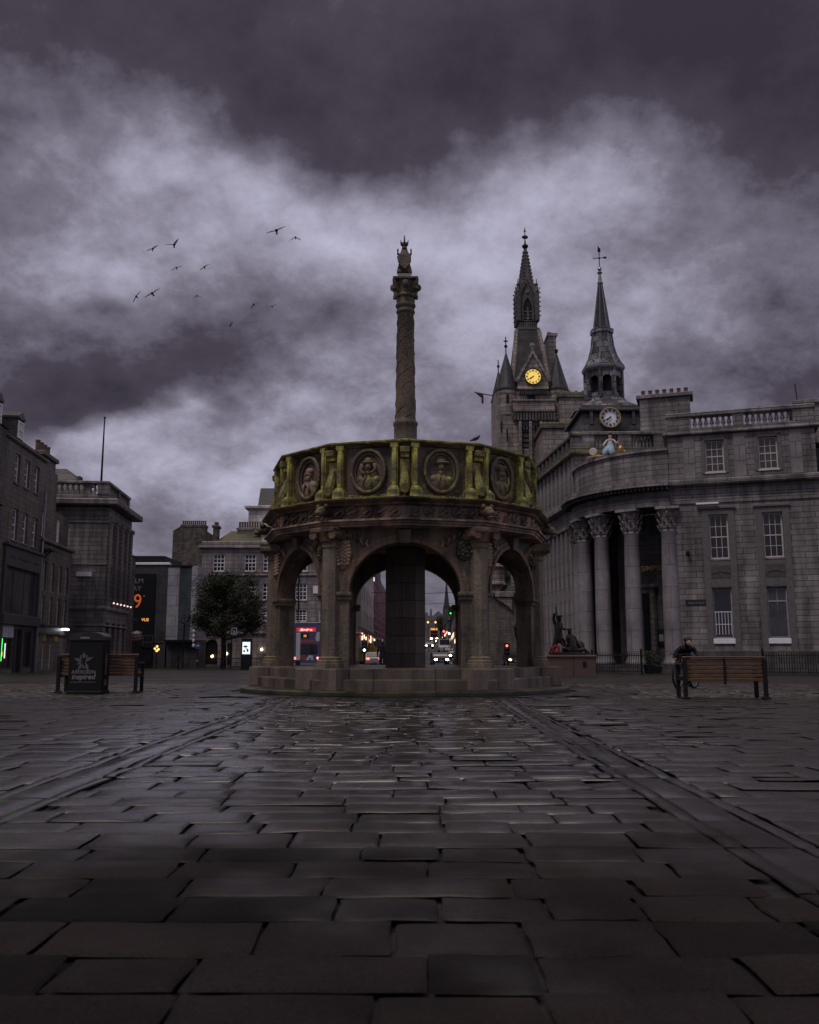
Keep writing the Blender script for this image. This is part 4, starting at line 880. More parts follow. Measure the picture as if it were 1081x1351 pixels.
# attic behind the quadrant and the long flank
AT = RZ(R(18)) @ T((0, 0, 0))
def loc(X_, Y_):                                             # world x,y to the bank's own axes
    p = RZ(R(18)) @ (Vector((X_, Y_, 0))-Vector((S.location.x, S.location.y, 0))); return p.x, p.y
e2 = loc(10.75, 57.7); M = T((*e2, .3)) @ RZ(R(18-2))
MB().box(0, 6.3, 0, 5, 9.0, 13.7, M).build('attic_wall', G_GREY, S)
MB().bev(-.25, 6.3, -.28, 5, 13.7, 13.95, .06, M).bev(-.15, 6.3, -.15, .5, 13.952, 14.2, .03, M).build('attic_ledge', G_MOSSY, S)
m = MB(); q = baluster_mesh(.85, .13)
for a, b in ((1.5, 3.0), (3.9, 5.3)):
    m = MB(); [m.add(q.v, q.f, M @ T((a+(b-a)*(i+.5)/6, .2, 14.2))) for i in range(6)]
    m.build('balustrade', G_GREY, S, True)
m = MB()
for a, b in ((-.05, 1.45), (3.02, 3.88), (5.32, 6.3)): m.box(a, b, -.05, .45, 14.2, 15.05, M)
m.bev(-.15, 6.4, -.15, .6, 15.05, 15.27, .05, M).build('attic_parapet', G_GREY, S)
pp = MB().box(-.3, .3, -.08, -.002, 10.8, 13.68, M @ T((1.1, 0, 0))).box(-.3, .3, -.08, -.002, 10.8, 13.68, M @ T((3.45, 0, 0))).build('pilaster', G_LIGHT, S)
MF = T((*loc(10.85, 57.6), .3)) @ RZ(R(18-84.8))
MB().box(-16, -.02, .9, 5, -1, 14.2, MF).build('flank_wall', G_RECESS, S); MB().box(-16, .02, 0, .31, -1, .9, MF).box(-.5, -.01, .02, .9, .902, 13.7, MF).build('flank_plinth', G_GREY, S)
m1 = MB().box(-.27, .27, 0, .89, .902, 8.998, MF).mesh('pilaster', G_LIGHT); m2 = MB().box(-.25, .25, 0, .89, 11.15, 13.75, MF).mesh('pilaster', G_LIGHT)
dv = MF.to_3x3() @ Vector((-1.15, 0, 0))
for i in range(14): obj('pilaster', m1, S, dv*(i+.35)); obj('pilaster', m2, S, dv*(i+.35))
MB().bev(-16, .3, -.1, 1, 9.0, 9.4, .03, MF).box(-16, .25, -.05, 1, 9.401, 10.2, MF).bev(-16, .55, -.6, 1, 10.2, 10.5, .06, MF).bev(-16, .4, -.45, 1, 10.502, 10.75, .05, MF).box(-16, .2, -.0, .31, 10.752, 11.14, MF).build('cornice', G_GREY, S)
MB().bev(-16, .25, -.28, 1, 13.76, 13.98, .05, MF).bev(-16, .2, -.15, .5, 14.95, 15.2, .04, MF).build('ledge', G_MOSSY, S)
m3 = MB().box(-.16, .16, -.08, .4, 13.982, 14.949, MF).mesh('parapet_pier', G_GREY)
for i in range(14): obj('parapet_pier', m3, S, dv*(i+.35))
# painted statue on the portico
cx, cy, cz = at(806, 600, 52.8)[0], 52.8, 12.45
BS = thing('painted_statue', 'seated statue of a woman in pale blue dress with golden beast on the portico', 'statue', (cx, cy, cz), R(-20))
BLUE = plain('pale blue paint', (.25,.34,.42), .5, .4, 0, .35, 7); FLESH = plain('painted flesh', (.55,.42,.33), .5, .4)
skin('dress', [(0, 0, .35, .30), (0, .02, .75, .20), (0, .02, 1.08, .17), (.12, -.30, .42, .20), (.14, -.42, .05, .20), (-.30, -.28, .45, .20), (-.32, -.40, .05, .22)], [(0,1),(1,2),(0,3),(3,4),(0,5),(5,6)], BLUE, BS)
skin('woman', [(0, .02, 1.05, .10), (0, .0, 1.22, .075), (0, -.02, 1.36, .12), (0, -.05, 1.45, .10), (.2, .0, 1.1, .07), (.38, -.05, .85, .06), (.50, -.12, .98, .05), (-.2, 0, 1.1, .07), (-.36, -.12, .85, .06), (-.42, -.3, .72, .05)], [(0,1),(1,2),(2,3),(0,4),(4,5),(5,6),(0,7),(7,8),(8,9)], FLESH, BS)
MB().ball((0, .0, 1.45), .15, .15, .12, 8, 6).build('hair', HAIR, BS)
skin('golden_beast', [(.55, 0, .30, .20), (.80, .05, .32, .18), (.62, -.15, .55, .20), (.60, -.28, .60, .11), (.5, -.2, .08, .07), (.9, -.1, .06, .07), (1.05, .0, .2, .04)], [(0,1),(0,2),(2,3),(0,4),(1,5),(1,6)], GOLD, BS)
MB().lathe([(.05, 0), (.22, .0), (.25, .06), (.22, .10), (.05, .10)], 14, M=T((-1.02, -.1, .42)) @ RX(pi/2)).build('shield', CREAM, BS)
MB().tube([(-1.35, -.35, .03), (-.8, -.4, .08), (-.2, -.45, .03), (.5, -.4, .07), (1.35, -.3, .05)], [.05, .08, .07, .08, .04], 6).tube([(-.9, -.3, .05), (-.7, -.35, .18), (-.5, -.3, .06)], .06).build('gilded_base', GOLD, BS)
# ------------------------------------------------------------------ slate attic, clock and leaded steeple behind
def w66(px, py, Y=66): return at(px, py, Y)
TS = thing('steeple', 'octagonal lead steeple with a white clock face and a weathervane, behind the columned bank', 'steeple', (at(799.5, 540, 66)[0], 66, gz(66)))
gg = gz(66); hz = lambda py: at(797, py, 66.9)[1]-gg; k = 66/1180*.975
MB().box(-2.35, 3.3, -2.2, 4, 0, hz(574)).build('base_wall', G_DARK, TS)
MB().taper((.45, .9), 5.5, 6.2, 5.3, 5.8, hz(574)+.002, hz(557)).bev(-2.5, 3.4, -2.35, 4.1, hz(557), hz(553), .05).taper((.45, .9), 5.5, 5.8, 5.3, 5.4, hz(553), hz(547)).build('attic', SLATE, TS)
for u in (-1.7, -.95, -.2, 1.4, 2.2): MB().box(u, u+.22, -2.28, -2.0, hz(573), hz(557)).build('attic_pilaster', G_DARK, TS)
MB().lathe([(2.9, hz(547)), (2.75, hz(543)), (2.25, hz(538)), (1.75, hz(534)), (1.5, hz(531)), (1.45, hz(529))], 8, (.3, .9), ph=pi/8).build('lead_skirt', LEADW, TS)
ct = (.1, .9)
bf = MB(); r = 1.40; ap = r*cos(pi/8); hw_ = r*sin(pi/8); z0, z1 = hz(529), hz(492)
for q in range(8):
    M = T((*ct, 0)) @ RZ(pi/4*q)
    W = .36; zs = z0+(z1-z0)*.62; pts = [(-W*cos(pi*i/10), zs+W*sin(pi*i/10)) for i in range(11)]
    for s_ in (-1, 1): a, b = sorted((s_*W, s_*hw_)); bf.add([(a,-ap,z0),(b,-ap,z0),(b,-ap,z1),(a,-ap,z1)], [(0,1,2,3)], M)
    for (a, za), (b, zb_) in zip(pts, pts[1:]): bf.add([(a,-ap,za),(b,-ap,zb_),(b,-ap,z1),(a,-ap,z1)], [(0,1,2,3)], M)
    pr_ = [(-W, z0)]+pts+[(W, z0)]
    for (a, za), (b, zb_) in zip(pr_, pr_[1:]): bf.add([(a,-ap,za),(a,-ap+.3,za),(b,-ap+.3,zb_),(b,-ap,zb_)], [(0,1,2,3)], M)
    bf.box(hw_-.1, hw_+.1, -ap-.12, -ap+.1, z0, z1, M); bf.box(-W, W, -ap+.1, -ap+.16, z0, z0+.45, M)
bf.build('belfry', LEADW, TS)
MB().lathe([(.85, z0), (.85, z1)], 8, ct).build('bell_chamber', IRON, TS)
MB().lathe([(1.45, hz(493)), (1.62, hz(491)), (1.68, hz(489)), (1.68, hz(487.5)), (1.3, hz(486.5))], 8, ct, ph=pi/8).build('cornice', LEAD, TS)
MB().lathe([(1.62, hz(487)), (1.35, hz(480)), (1.08, hz(471)), (.88, hz(459)), (.76, hz(443))], 8, ct, ph=pi/8).build('flared_roof', LEADW, TS)
rb = MB()
for q in range(8):
    a = pi/8+q*pi/4; rb.tube([(ct[0]+rr*sin(a), ct[1]-rr*cos(a), hz(p_)) for rr, p_ in ((1.64, 487), (1.37, 480), (1.10, 471), (.90, 459), (.78, 443))], .045, 5)
    for (p0, r0), (p1, r1) in zip(((485, 1.45), (478, 1.2), (470, .98), (462, .86), (454, .78)), ((478, 1.2), (470, .98), (462, .86), (454, .78), (446, .72))):
        rb.tube([(ct[0]+r0*sin(a+.1), ct[1]-r0*cos(a+.1), hz(p0)), (ct[0]+(r0+r1)/2*.97*sin(a+pi/8), ct[1]-(r0+r1)/2*.97*cos(a+pi/8), hz((p0+p1)/2-2)), (ct[0]+r0*sin(a+pi/4-.1), ct[1]-r0*cos(a+pi/4-.1), hz(p0))], .03, 4)
rb.build('lead_rolls', LEAD, TS)
MB().lathe([(.76, hz(443)), (.92, hz(441)), (.92, hz(436)), (.86, hz(436)), (.70, hz(439))], 8, ct, ph=pi/8).build('gallery', LEADW, TS)
MB().lathe([(.70, hz(440)), (.17, hz(376)), (.14, hz(374))], 8, ct, ph=pi/8).build('spire', SLATE, TS)
rb = MB()
for q in range(8): a = pi/8+q*pi/4; rb.tube([(ct[0]+.71*sin(a), ct[1]-.71*cos(a), hz(440)), (ct[0]+.18*sin(a), ct[1]-.18*cos(a), hz(376))], .028, 4)
rb.build('spire_ribs', LEAD, TS)
MB().lathe([(.22, hz(375)), (.24, hz(373)), (.15, hz(371)), (.10, hz(362)), (.22, hz(360)), (.08, hz(358)), (.17, hz(355.5)), (.12, hz(353))], 8, ct).build('finial', LEAD, TS)
vz = hz(341); vn = MB().tube([(*ct, hz(354)), (*ct, hz(331))], .035, 5).tube([(ct[0]-.5, ct[1], vz), (ct[0]+.5, ct[1], vz+.08)], .035, 5).ball((ct[0]+.45, ct[1], vz+.07), .14, .04, .1, 6, 5).ball((*ct, vz+.03), .09, .09, .09, 6, 5)
vn.prism([(ct[0]-.12, hz(332)), (ct[0]+.10, hz(333)), (ct[0]+.12, hz(328)), (ct[0]+.02, hz(327)), (ct[0]-.08, hz(324))], ct[1]-.02, ct[1]+.02).build('weathervane', IRON, TS)
def clock(root, c, r, y, face, ring, mark, hh, mm_):
    M = T((c[0], y, c[1]))
    f_ = MB().lathe([(0, -.04), (r, -.04), (r, .0), (0, .0)], 32, M=M @ RX(pi/2), cap=False).build('clock_face', face, root)
    MB().lathe([(r, -.06), (r*1.13, -.06), (r*1.13, .14), (r, .14)], 32, M=M @ RX(pi/2), cap=False).add([], []).build('clock_rim', ring, f_)
    for q in range(12):
        a = q*pi/6; n_ = MB()
        for w_ in ((-.05, .05) if q % 3 else (-.09, 0, .09)): n_.box(w_*r-.03*r, w_*r+.03*r, -.075, -.045, r*.66, r*.92, M @ RY(a))
        n_.build('hour_mark', mark, f_)
    for a, l, w_ in ((pi*2*(hh+mm_/60)/12, .50, .07), (pi*2*mm_/60, .82, .045)):
        MB().box(-w_*r, w_*r, -.10, -.08, -r*.15, r*l, M @ RY(a)).build('clock_hand', mark, f_)
    return f_
BLACKM = plain('black enamel', (.012,.011,.012), .5, .3, 0, .1); WDIAL = plain('white dial', (.80,.78,.84), .5, .4, 0, .05); BRASS = plain('dull brass', (.42,.30,.14), .5, .5, .3, .2)
cxx, czz = at(805, 551, 63.4); clock(TS, (cxx-TS.location.x, czz-gg), .68, 63.4-66, WDIAL, BRASS, BLACKM, 7, 40)
# ------------------------------------------------------------------ town house clock tower
TX = at(703.5, 497, 105)[0]; gt = gz(100)
TW = thing('clock_tower', 'tall granite town house tower with a glowing yellow clock, turrets and a crocketed spire', 'tower', (TX, 105, gt))
hh = lambda py: at(701, py, 105)[1]-gt
kk = lambda py: (105/(cos(TH)-(675.5-py)/FPX*sin(TH)))/FPX       # metres in one photo pixel at that height
K = kk(540)
facade(TW, -47*K, 30*K, 0, hh(545), [(-16*K, hh(592), 9*K, 3.1), (.5*K, hh(592), 9*K, 3.1)], G_TOWER, 9, .4)
for u in (-11.5, 5):
    lv = MB(); [lv.taper((u*K, .15), 9*K, .3, 9*K, .05, hh(592)+.2+i*.62, hh(592)+.62+i*.62) for i in range(5)]; lv.build('louvres', SLATE, TW)
pm = MB().box(-1.6*K, 1.6*K, -.5, -.002, hh(640), hh(557)).mesh('buttress', G_TOWER)
for u in (-19, -5.5, 8.5): obj('buttress', pm, TW, (u*K, 0, 0))
pt = MB()
for u in (-12, 1.5, 14): pt.box((u-3.2)*K, (u-1)*K, -.2, -.003, hh(567), hh(557)).box((u+1)*K, (u+3.2)*K, -.2, -.003, hh(567), hh(557)).ball((u*K, -.1, hh(560)), .22, .15, .22, 6, 5)
pt.build('tracery', G_DARK, TW)
MB().box(-47*K, 30*K, .5, 9, hh(545)+.002, hh(508)).build('upper_wall', G_TOWER, TW)
MB().bev(-28*K, 27*K, -.7, .6, hh(545), hh(541), .1).box(-28*K, 27*K, -.55, .498, hh(541), hh(532)).bev(-29*K, 28*K, -.75, .6, hh(532)+.002, hh(529), .1).build('parapet_band', G_TOWER, TW)
ar = MB()
for i in range(14): u = (-26+i*4)*K; ar.box(u-.13, u+.13, -.6, -.1, hh(556), hh(546)); ar.lathe([(.0, -.5), (.18, -.5), (.18, 0)], 6, M=T((u, -.1, hh(546)))) if False else None
ar.box(-28*K, 27*K, -.2, -.004, hh(556), hh(546)).build('machicolation', G_DARK, TW)
MB().box(-7*K, 3*K, .40, .498, hh(526), hh(520)).build('slit_window', IRON, TW)
for i in range(1): 
    dnt = MB(); [dnt.box((-19+q*2.6)*K, (-17.6+q*2.6)*K, .1, .498, hh(520), hh(514)) for q in range(15)]; dnt.build('dentils', G_DARK, TW)
MB().bev(-21*K, 21*K, .0, .6, hh(514)+.002, hh(510), .1).build('gable_sill', G_TOWER, TW)
for u, lab in ((-34, 0), (34, 1)):                              # corner turrets with slated cones
    o = MB().lathe([(13.0*K, hh(700) if lab == 0 else hh(552)), (13.0*K, hh(549)), (14*K, hh(547)), (14*K, hh(545)), (13.2*K, hh(543)), (13.2*K, hh(520)), (14.2*K, hh(517)), (14.2*K, hh(513))], 18, (u*K, 1.2)).build('turret', G_TOWER, TW)
    if lab: MB().lathe([(3*K, hh(572)), (9*K, hh(560)), (13.0*K, hh(552))], 18, (u*K, 1.2)).build('turret_corbel', G_TOWER, o)
    MB().lathe([(15.3*K, hh(513)), (15.3*K, hh(510.5)), (14.8*K, hh(509.5)), (1.2*K, hh(463)), (.3*K, hh(461))], 18, (u*K, 1.2)).build('turret_roof', SLATE, o)
    MB().box((u-2)*K, (u+1.6)*K, 1.2-13.4*K, 1.2-12.9*K, hh(532), hh(520)).build('slit_window', IRON, o)
    fz = [hh(463), hh(440 if lab == 0 else 456)]
    MB().tube([(u*K, 1.2, fz[0]), (u*K, 1.2, fz[1])], .07, 5).ball((u*K, 1.2, fz[0]+(fz[1]-fz[0])*.45), .22, .22, .22, 6, 5).ball((u*K, 1.2, fz[0]+(fz[1]-fz[0])*.75), .3, .06, .12, 6, 5).build('finial', IRON, o)
MB().box(-44*K, -42*K, -.08, -.002, hh(570), hh(556)).box(-37*K, -35*K, -.35, -.3, hh(583), hh(567)).build('slit_window', IRON, TW)
o = MB().lathe([(.9, hh(530)), (.9, hh(508)), (1.1, hh(508)), (.1, hh(466))], 10, (-37.5*K, 7.5)).build('turret', SLATE, TW)
MB().tube([(-37.5*K, 7.5, hh(468)), (-37.5*K, 7.5, hh(449))], .07, 5).ball((-37.5*K, 7.5, hh(458)), .2, .2, .2, 6, 5).build('finial', IRON, o)
HH, hh = hh, lambda py: at(701, py, 109.6)[1]-gt
# steep slated roof with stone hips, dormer gable with the lit clock
MB().taper((-.1, 4.6), 50*K, 8, 31*K, 31*K, HH(508)+.004, hh(441)).build('slate_roof', SLATE, TW)
hp = MB(); [hp.tube([(sx*25*K-.1, .6, HH(508)), (sx*15.5*K-.1, 4.6-15.5*K, hh(441))], .28, 6) for sx in (-1, 1)]; hp.build('roof_hips', G_TOWER, TW)
hh, H2 = HH, hh
gb = MB().prism([(-20.5*K, hh(510)), (20.5*K, hh(510)), (20.5*K, hh(500)), (0, hh(466)), (-20.5*K, hh(500))], .1, 3.2)
gb.build('clock_gable', G_TOWER, TW)
cg = MB()
for s_ in (-1, 1): cg.prism([(s_*22.5*K, hh(500)), (0, hh(461)), (0, hh(467)), (s_*19*K, hh(501.5))], -.12, .5); cg.bev(s_*21*K-2*K, s_*21*K+2*K, -.1, .6, hh(504), hh(498), .1)
cg.tube([(0, .1, hh(463)), (0, .1, hh(452))], .14, 6).ball((0, .1, hh(455)), .35, .12, .25, 6, 5).build('gable_coping', G_TOWER, TW)
clock(TW, (0, hh(497)), 10.3*K, -.02, DIAL, BLACKM, BLACKM, 7, 40)
hh = H2; K2 = kk(410)*1.02; K3 = kk(350)*1.04; G_SOOT = ashlar('granite soot', (.15,.125,.12), .7, .3, .016, .28)
lt = MB().box(-12.4*K2, 12.4*K2, 4.6-12.4*K2, 4.6+12.4*K2, hh(441), hh(379)).bev(-15*K2, 15*K2, 4.6-15*K2, 4.6+15*K2, hh(440.5), hh(437), .1).bev(-14*K2, 14*K2, 4.6-14*K2, 4.6+14*K2, hh(429), hh(427.5), .05)
lt.build('lantern', G_DARK, TW)
yf = 4.6-12.4*K2
lw = MB().prism([(-6.5*K2, hh(427)), (6.5*K2, hh(427)), (6.5*K2, hh(410)), (4*K2, hh(402)), (0, hh(398)), (-4*K2, hh(402)), (-6.5*K2, hh(410))], yf-.06, yf-.005).build('lancet_window', IRON, TW)
lm = MB().tube([(-7*K2, yf-.08, hh(427)), (-7*K2, yf-.08, hh(410)), (-4.3*K2, yf-.08, hh(401.5)), (0, yf-.08, hh(397)), (4.3*K2, yf-.08, hh(401.5)), (7*K2, yf-.08, hh(410)), (7*K2, yf-.08, hh(427))], .13, 5)
lm.tube([(0, yf-.08, hh(427)), (0, yf-.08, hh(410))], .1, 5).tube([(-12*K2, yf-.1, hh(396)), (0, yf-.1, hh(374)), (12*K2, yf-.1, hh(396))], .16, 5).ball((0, yf-.05, hh(390)), .3, .1, .3, 8, 6)
for q in range(3): lm.box(-5.5*K2, 5.5*K2, yf-.12, yf-.061, hh(425-q*4.2), hh(424-q*4.2))
for q in range(8): lm.box((-11+q*3)*K2, (-9.8+q*3)*K2, yf-.12, yf-.004, hh(437), hh(430))
lm.build('window_tracery', G_SOOT, TW)
for sx in (-1, 1):
    for sy in (-1, 1):
        pn = MB().box(sx*12.4*K2-.28, sx*12.4*K2+.28, 4.6+sy*12.4*K2-.28, 4.6+sy*12.4*K2+.28, hh(428), hh(390)); c = (sx*12.4*K2, 4.6+sy*12.4*K2)
        pn.lathe([(.38, hh(390)), (.16, hh(382)), (.26, hh(380.5)), (.07, hh(378)), (.05, hh(373))], 6, c)
        for q in range(7): pn.ball((c[0]+sx*.36, c[1]-.28, hh(422-q*6)), .11, .10, .11, 5, 4)
        pn.build('pinnacle', G_DARK, TW)
sp_ = MB().lathe([(12.2*K2*1.0, hh(386)), (11*K2, hh(379)), (2.2*K3, hh(329)), (1.4*K3, hh(327))], 8, (0, 4.6), ph=pi/8)
ck = sp_
for q in range(8):
    a = pi/8+q*pi/4
    for j in range(10): f_ = j/10; rr = (10.6*K2)*(1-f_)+2.2*K3*f_; ck.ball((rr*sin(a), 4.6-rr*cos(a), hh(376)+(hh(329)-hh(376))*f_), .13, .13, .16, 5, 4)
ck.build('spire', G_DARK, TW)
MB().lathe([(.15, hh(329)), (.40, hh(326)), (.40, hh(324)), (.12, hh(322)), (.08, hh(317))], 8, (0, 4.6)).tube([(0, 4.6, hh(318)), (0, 4.6, hh(301))], .06, 5).ball((0, 4.6, hh(313)), .42, .05, .28, 8, 5).ball((0, 4.6, hh(305)), .2, .05, .1, 6, 5).build('finial', IRON, TW)
hh = lambda py: at(701, py, 110.5)[1]-gt
MB().box(30*K, 41*K, 5, 8, hh(520), hh(446)).bev(29*K, 43*K, 4.8, 8.2, hh(446)+.002, hh(441), .1).lathe([(.3, hh(441)), (.25, hh(435))], 8, (34*K, 6.5)).lathe([(.3, hh(441)), (.25, hh(436))], 8, (38*K, 6.5)).build('chimney', G_TOWER, TW)
hh = HH
# lower part seen through the right arch
xb = lambda px: at(px, 800, 105)[0]-TX
MB().box(xb(674), xb(681), -.8, -.002, 0, hh(700)).build('buttress', G_TOWER, TW)
MB().bev(xb(640), xb(700), -1.0, -.003, hh(786), hh(781), .1).bev(xb(652), xb(676), -1.8, -.9, hh(790), hh(782), .15).prism([(xb(652), hh(790)), (xb(674), hh(790)), (xb(674), hh(806)), (xb(668), hh(800))], -1.6, -.9).build('string_course', G_TOWER, TW)
MB().lathe([(1.0, hh(783)), (1.0, hh(775)), (1.5, hh(772)), (1.3, hh(768)), (1.3, hh(752)), (1.6, hh(749)), (1.3, hh(745)), (1.3, hh(725)), (1.5, hh(722)), (.1, hh(715))], 14, (xb(653), -.3)).build('oriel', G_TOWER, TW)
MB().box(xb(640), xb(672), -.3, -.004, 0, hh(838)).bev(xb(638), xb(674), -.6, -.005, hh(838)+.002, hh(835), .05).build('shopfront', DARKP, TW); MB().box(xb(652), xb(662), -.36, -.301, .3, hh(847)).build('shop_window', GLASSG, TW)
MB().box(xb(663), xb(666), -.1, -.005, hh(770), hh(752)).build('lit_window', WHITE, TW)
# crow stepped wings of the town house
for (p0, p1, pt_, Y, lab) in ((738, 776, 525, 104, 'upper mossy parapet wing of granite with small chimney pots beside the clock tower'), (716, 742, 566, 99, 'lower granite wing with a mossy parapet at the foot of the clock tower')):
    x0, x1 = at(p0, pt_, Y)[0], at(p1, pt_, Y)[0]; z1 = at(p0, pt_, Y)[1]-gt; K4 = kk(pt_)
    w_ = thing('tower_wing', lab, 'building', (x0, Y, gt))
    MB().box(0, x1-x0+4, 0, 6, 0, z1).build('wall', G_TOWER, w_); MB().bev(-.2, x1-x0+4, -.25, 6, z1+.002, z1+8*K4, .1).build('parapet', G_MOSSY, w_)
    for i in range(4): MB().box((4+i*8)*K4*(x1-x0)/(34*K4), (4+i*8)*K4*(x1-x0)/(34*K4)+.3, .5, .9, z1+8*K4, z1+11.5*K4).build('chimney_pot', POT, w_)
fl = thing('flag', 'limp dark red flag hanging from a pole on the left side of the clock tower', 'flag', (at(650, 523, 105)[0], 105, at(650, 523, 105)[1]))
L_ = 24*K
MB().tube([(.2, .3, .15), (-L_, -.3, .42)], .06, 5).build('pole', IRON, fl)
MB().prism([(-L_+.2, .30), (-13*K, .25), (-12.2*K, -.05), (-12.2*K, -10*K), (-13.5*K, -11*K), (-15.0*K, -9*K), (-14.6*K, -3*K)], -.38, -.2).build('cloth', plain('dark red flag', (.07,.02,.03), .8, .2), fl)
# ------------------------------------------------------------------ benches, bin, person with a bicycle
WOOD = plain('bench timber', (.088,.045,.022), .6, .4, 0, .3, 12); BIN = plain('black bin plastic', (.007,.0065,.0075), .6, .2, 0, .15)
def gp(px, Y): return (at(px, 860, Y)[0], Y, gz(Y))
def bench(px, Y, rz, L, label, top=.80):
    t_ = thing('bench', label, 'bench', gp(px, Y), rz, 'timber benches on the square')
    b = MB(); z0 = top-.47
    for q in range(6): b.bev(-L/2, L/2, -.02-.012*(5-q), .02-.012*(5-q), z0+q*.072, z0+.058+q*.072, .008)
    b.build('backrest', WOOD, t_); MB().bev(-L/2-.02, L/2+.02, -.05, .05, top-.035, top, .012).build('top_rail', WOOD, t_)
    b = MB()
    for q in range(5): b.bev(-L/2, L/2, .07+q*.085, .14+q*.085, .40, .435, .008)
    b.build('seat', WOOD, t_)
    for x_ in (-L/2, L/2):
        MB().bev(x_-.035, x_+.035, -.13, -.07, 0, top-.04, .01).bev(x_-.07, x_+.07, -.17, .0, 0, .04, .01).build('leg', IRON, t_)
        MB().bev(x_-.035, x_+.035, .42, .48, 0, .62, .01).box(x_-.03, x_+.03, -.069, .419, .34, .395).bev(x_-.04, x_+.04, -.07, .50, .62, .66, .01).build('armrest', IRON, t_)
    MB().box(-.02, .02, -.115, -.085, z0-.06, top-.04).build('back_strut', IRON, t_)
    return t_
bench(953, 17.4, R(-3), 1.50, 'timber slatted bench with iron legs beside the person and bicycle')
bench(132, 19.9, R(3), 1.66, 'timber slatted bench half hidden behind the black litter bin', .84)
px0 = at(92, 860, 19.2)[0]; px1 = at(136, 860, 19.2)[0]
LB = thing('litter_bin', 'large black litter bin with rounded top and grey printed emblem on its front', 'litter bin', ((px0+px1)/2, 19.2, 0))
W2 = (px1-px0)/2
pts = [(-W2, .0), (W2, .0), (W2, 1.17)]+[(W2*cos(R(a))*1.0, 1.17+.11*sin(R(a))) for a in range(15, 180, 15)]+[(-W2, 1.17)]
MB().prism(pts, 0, .46).build('body', BIN, LB); MB().bev(-W2-.02, W2+.02, -.02, .48, 0, .07, .015).build('base', BIN, LB)
pts2 = [(W2*1.05*cos(R(a)), 1.185+.125*sin(R(a))) for a in range(0, 181, 15)]; MB().prism(pts2+[(-W2*1.05, 1.13), (W2*1.05, 1.13)], -.025, .485).build('lid', plain('bin lid', (.02,.018,.021), .4, .4), LB)
MB().bev(-.13, .07, -.035, -.026, 1.16, 1.195, .003).build('plate', GREYT, LB); MB().box(W2+.001, W2+.004, .06, .40, .80, .99).build('slot', IRON, LB)
em = MB(); DG = plain('emblem grey', (.085,.080,.085), .6, .3)
for a, l, w_ in ((90, .17, .07), (25, .20, .05), (160, .19, .055), (235, .19, .05), (300, .19, .06), (60, .13, .04), (120, .13, .04), (200, .13, .04), (270, .12, .05)):
    c, s_ = cos(R(a)), sin(R(a)); x0, z0 = -.04+.035*c, .68+.035*s_
    em.prism([(x0-s_*w_*.5, z0+c*w_*.5), (x0+c*l*.5-s_*w_*.75, z0+s_*l*.5+c*w_*.75), (x0+c*l, z0+s_*l), (x0+c*l*.5+s_*w_*.6, z0+s_*l*.5-c*w_*.6), (x0+s_*w_*.5, z0-c*w_*.5)], -.006, -.001)
em.build('emblem', DG, LB)
text('ABERDEEN', .105, GREYT, 'lettering', LB, T((-.03, -.004, .43)), ext=.003); text('inspired', .155, plain('lettering grey', (.20,.19,.20), .6, .3), 'lettering', LB, T((-.03, -.004, .315)), ext=.003, shear=.18, bold=.002)
MB().box(-.30, .24, -.005, -.001, .245, .262).build('underline', DG, LB)
sf_ = MB(); M = T((W2+.002, .23, 0)) @ RZ(pi/2)
sf_.prism([(-.03, .86), (.03, .86), (.07, .70), (.045, .56), (.05, .40), (.015, .40), (0, .52), (-.015, .40), (-.05, .40), (-.045, .56), (-.07, .70)], -.004, 0, M).box(-.09, .09, -.004, 0, .18, .30, M).build('side_emblem', DG, LB)

PX_, PY_ = at(905, 860, 22.7)[0], 22.7
pe = thing('person', 'person in dark clothes leaning forward over a bicycle at the left end of the bench', 'person', (PX_, PY_, gz(PY_)))
body = skin('body', [(0, .30, .84, .13, .11), (0, .14, .92, .14, .10), (0, .0, .99, .15, .10), (0, -.08, 1.03, .07), (0, -.14, 1.08, .05), (0, -.19, 1.15, .085, .10), (0, -.20, 1.22, .07),
   (-.17, -.02, .99, .06), (-.30, -.08, .86, .05), (-.37, -.22, .74, .035), (.17, -.02, .99, .06), (.25, -.06, .87, .05), (.23, -.24, .78, .035),
   (-.11, .32, .78, .085), (-.14, .28, .46, .065), (-.14, .36, .10, .045), (-.15, .24, .045, .045), (.11, .32, .78, .085), (.14, .24, .46, .065), (.14, .34, .10, .045), (.15, .22, .045, .045)],
   [(0,1),(1,2),(2,3),(3,4),(4,5),(5,6),(2,7),(7,8),(8,9),(2,10),(10,11),(11,12),(0,13),(13,14),(14,15),(15,16),(0,17),(17,18),(18,19),(19,20)], CLOTH, pe)
fm = MB().ball((0, -.255, 1.145), .062, .055, .085, 10, 8).ball((0, -.31, 1.135), .014, .02, .018, 6, 4).ball((0, -.30, 1.10), .026, .012, .008, 6, 4).build('face', SKIN, pe, True)
MB().ball((-.025, -.303, 1.16), .009, .006, .006, 5, 4).build('eye', IRON, fm); MB().ball((.025, -.303, 1.16), .009, .006, .006, 5, 4).build('eye', IRON, fm)
MB().ball((0, -.20, 1.20), .098, .105, .085, 10, 7).build('hair', HAIR, pe, True)
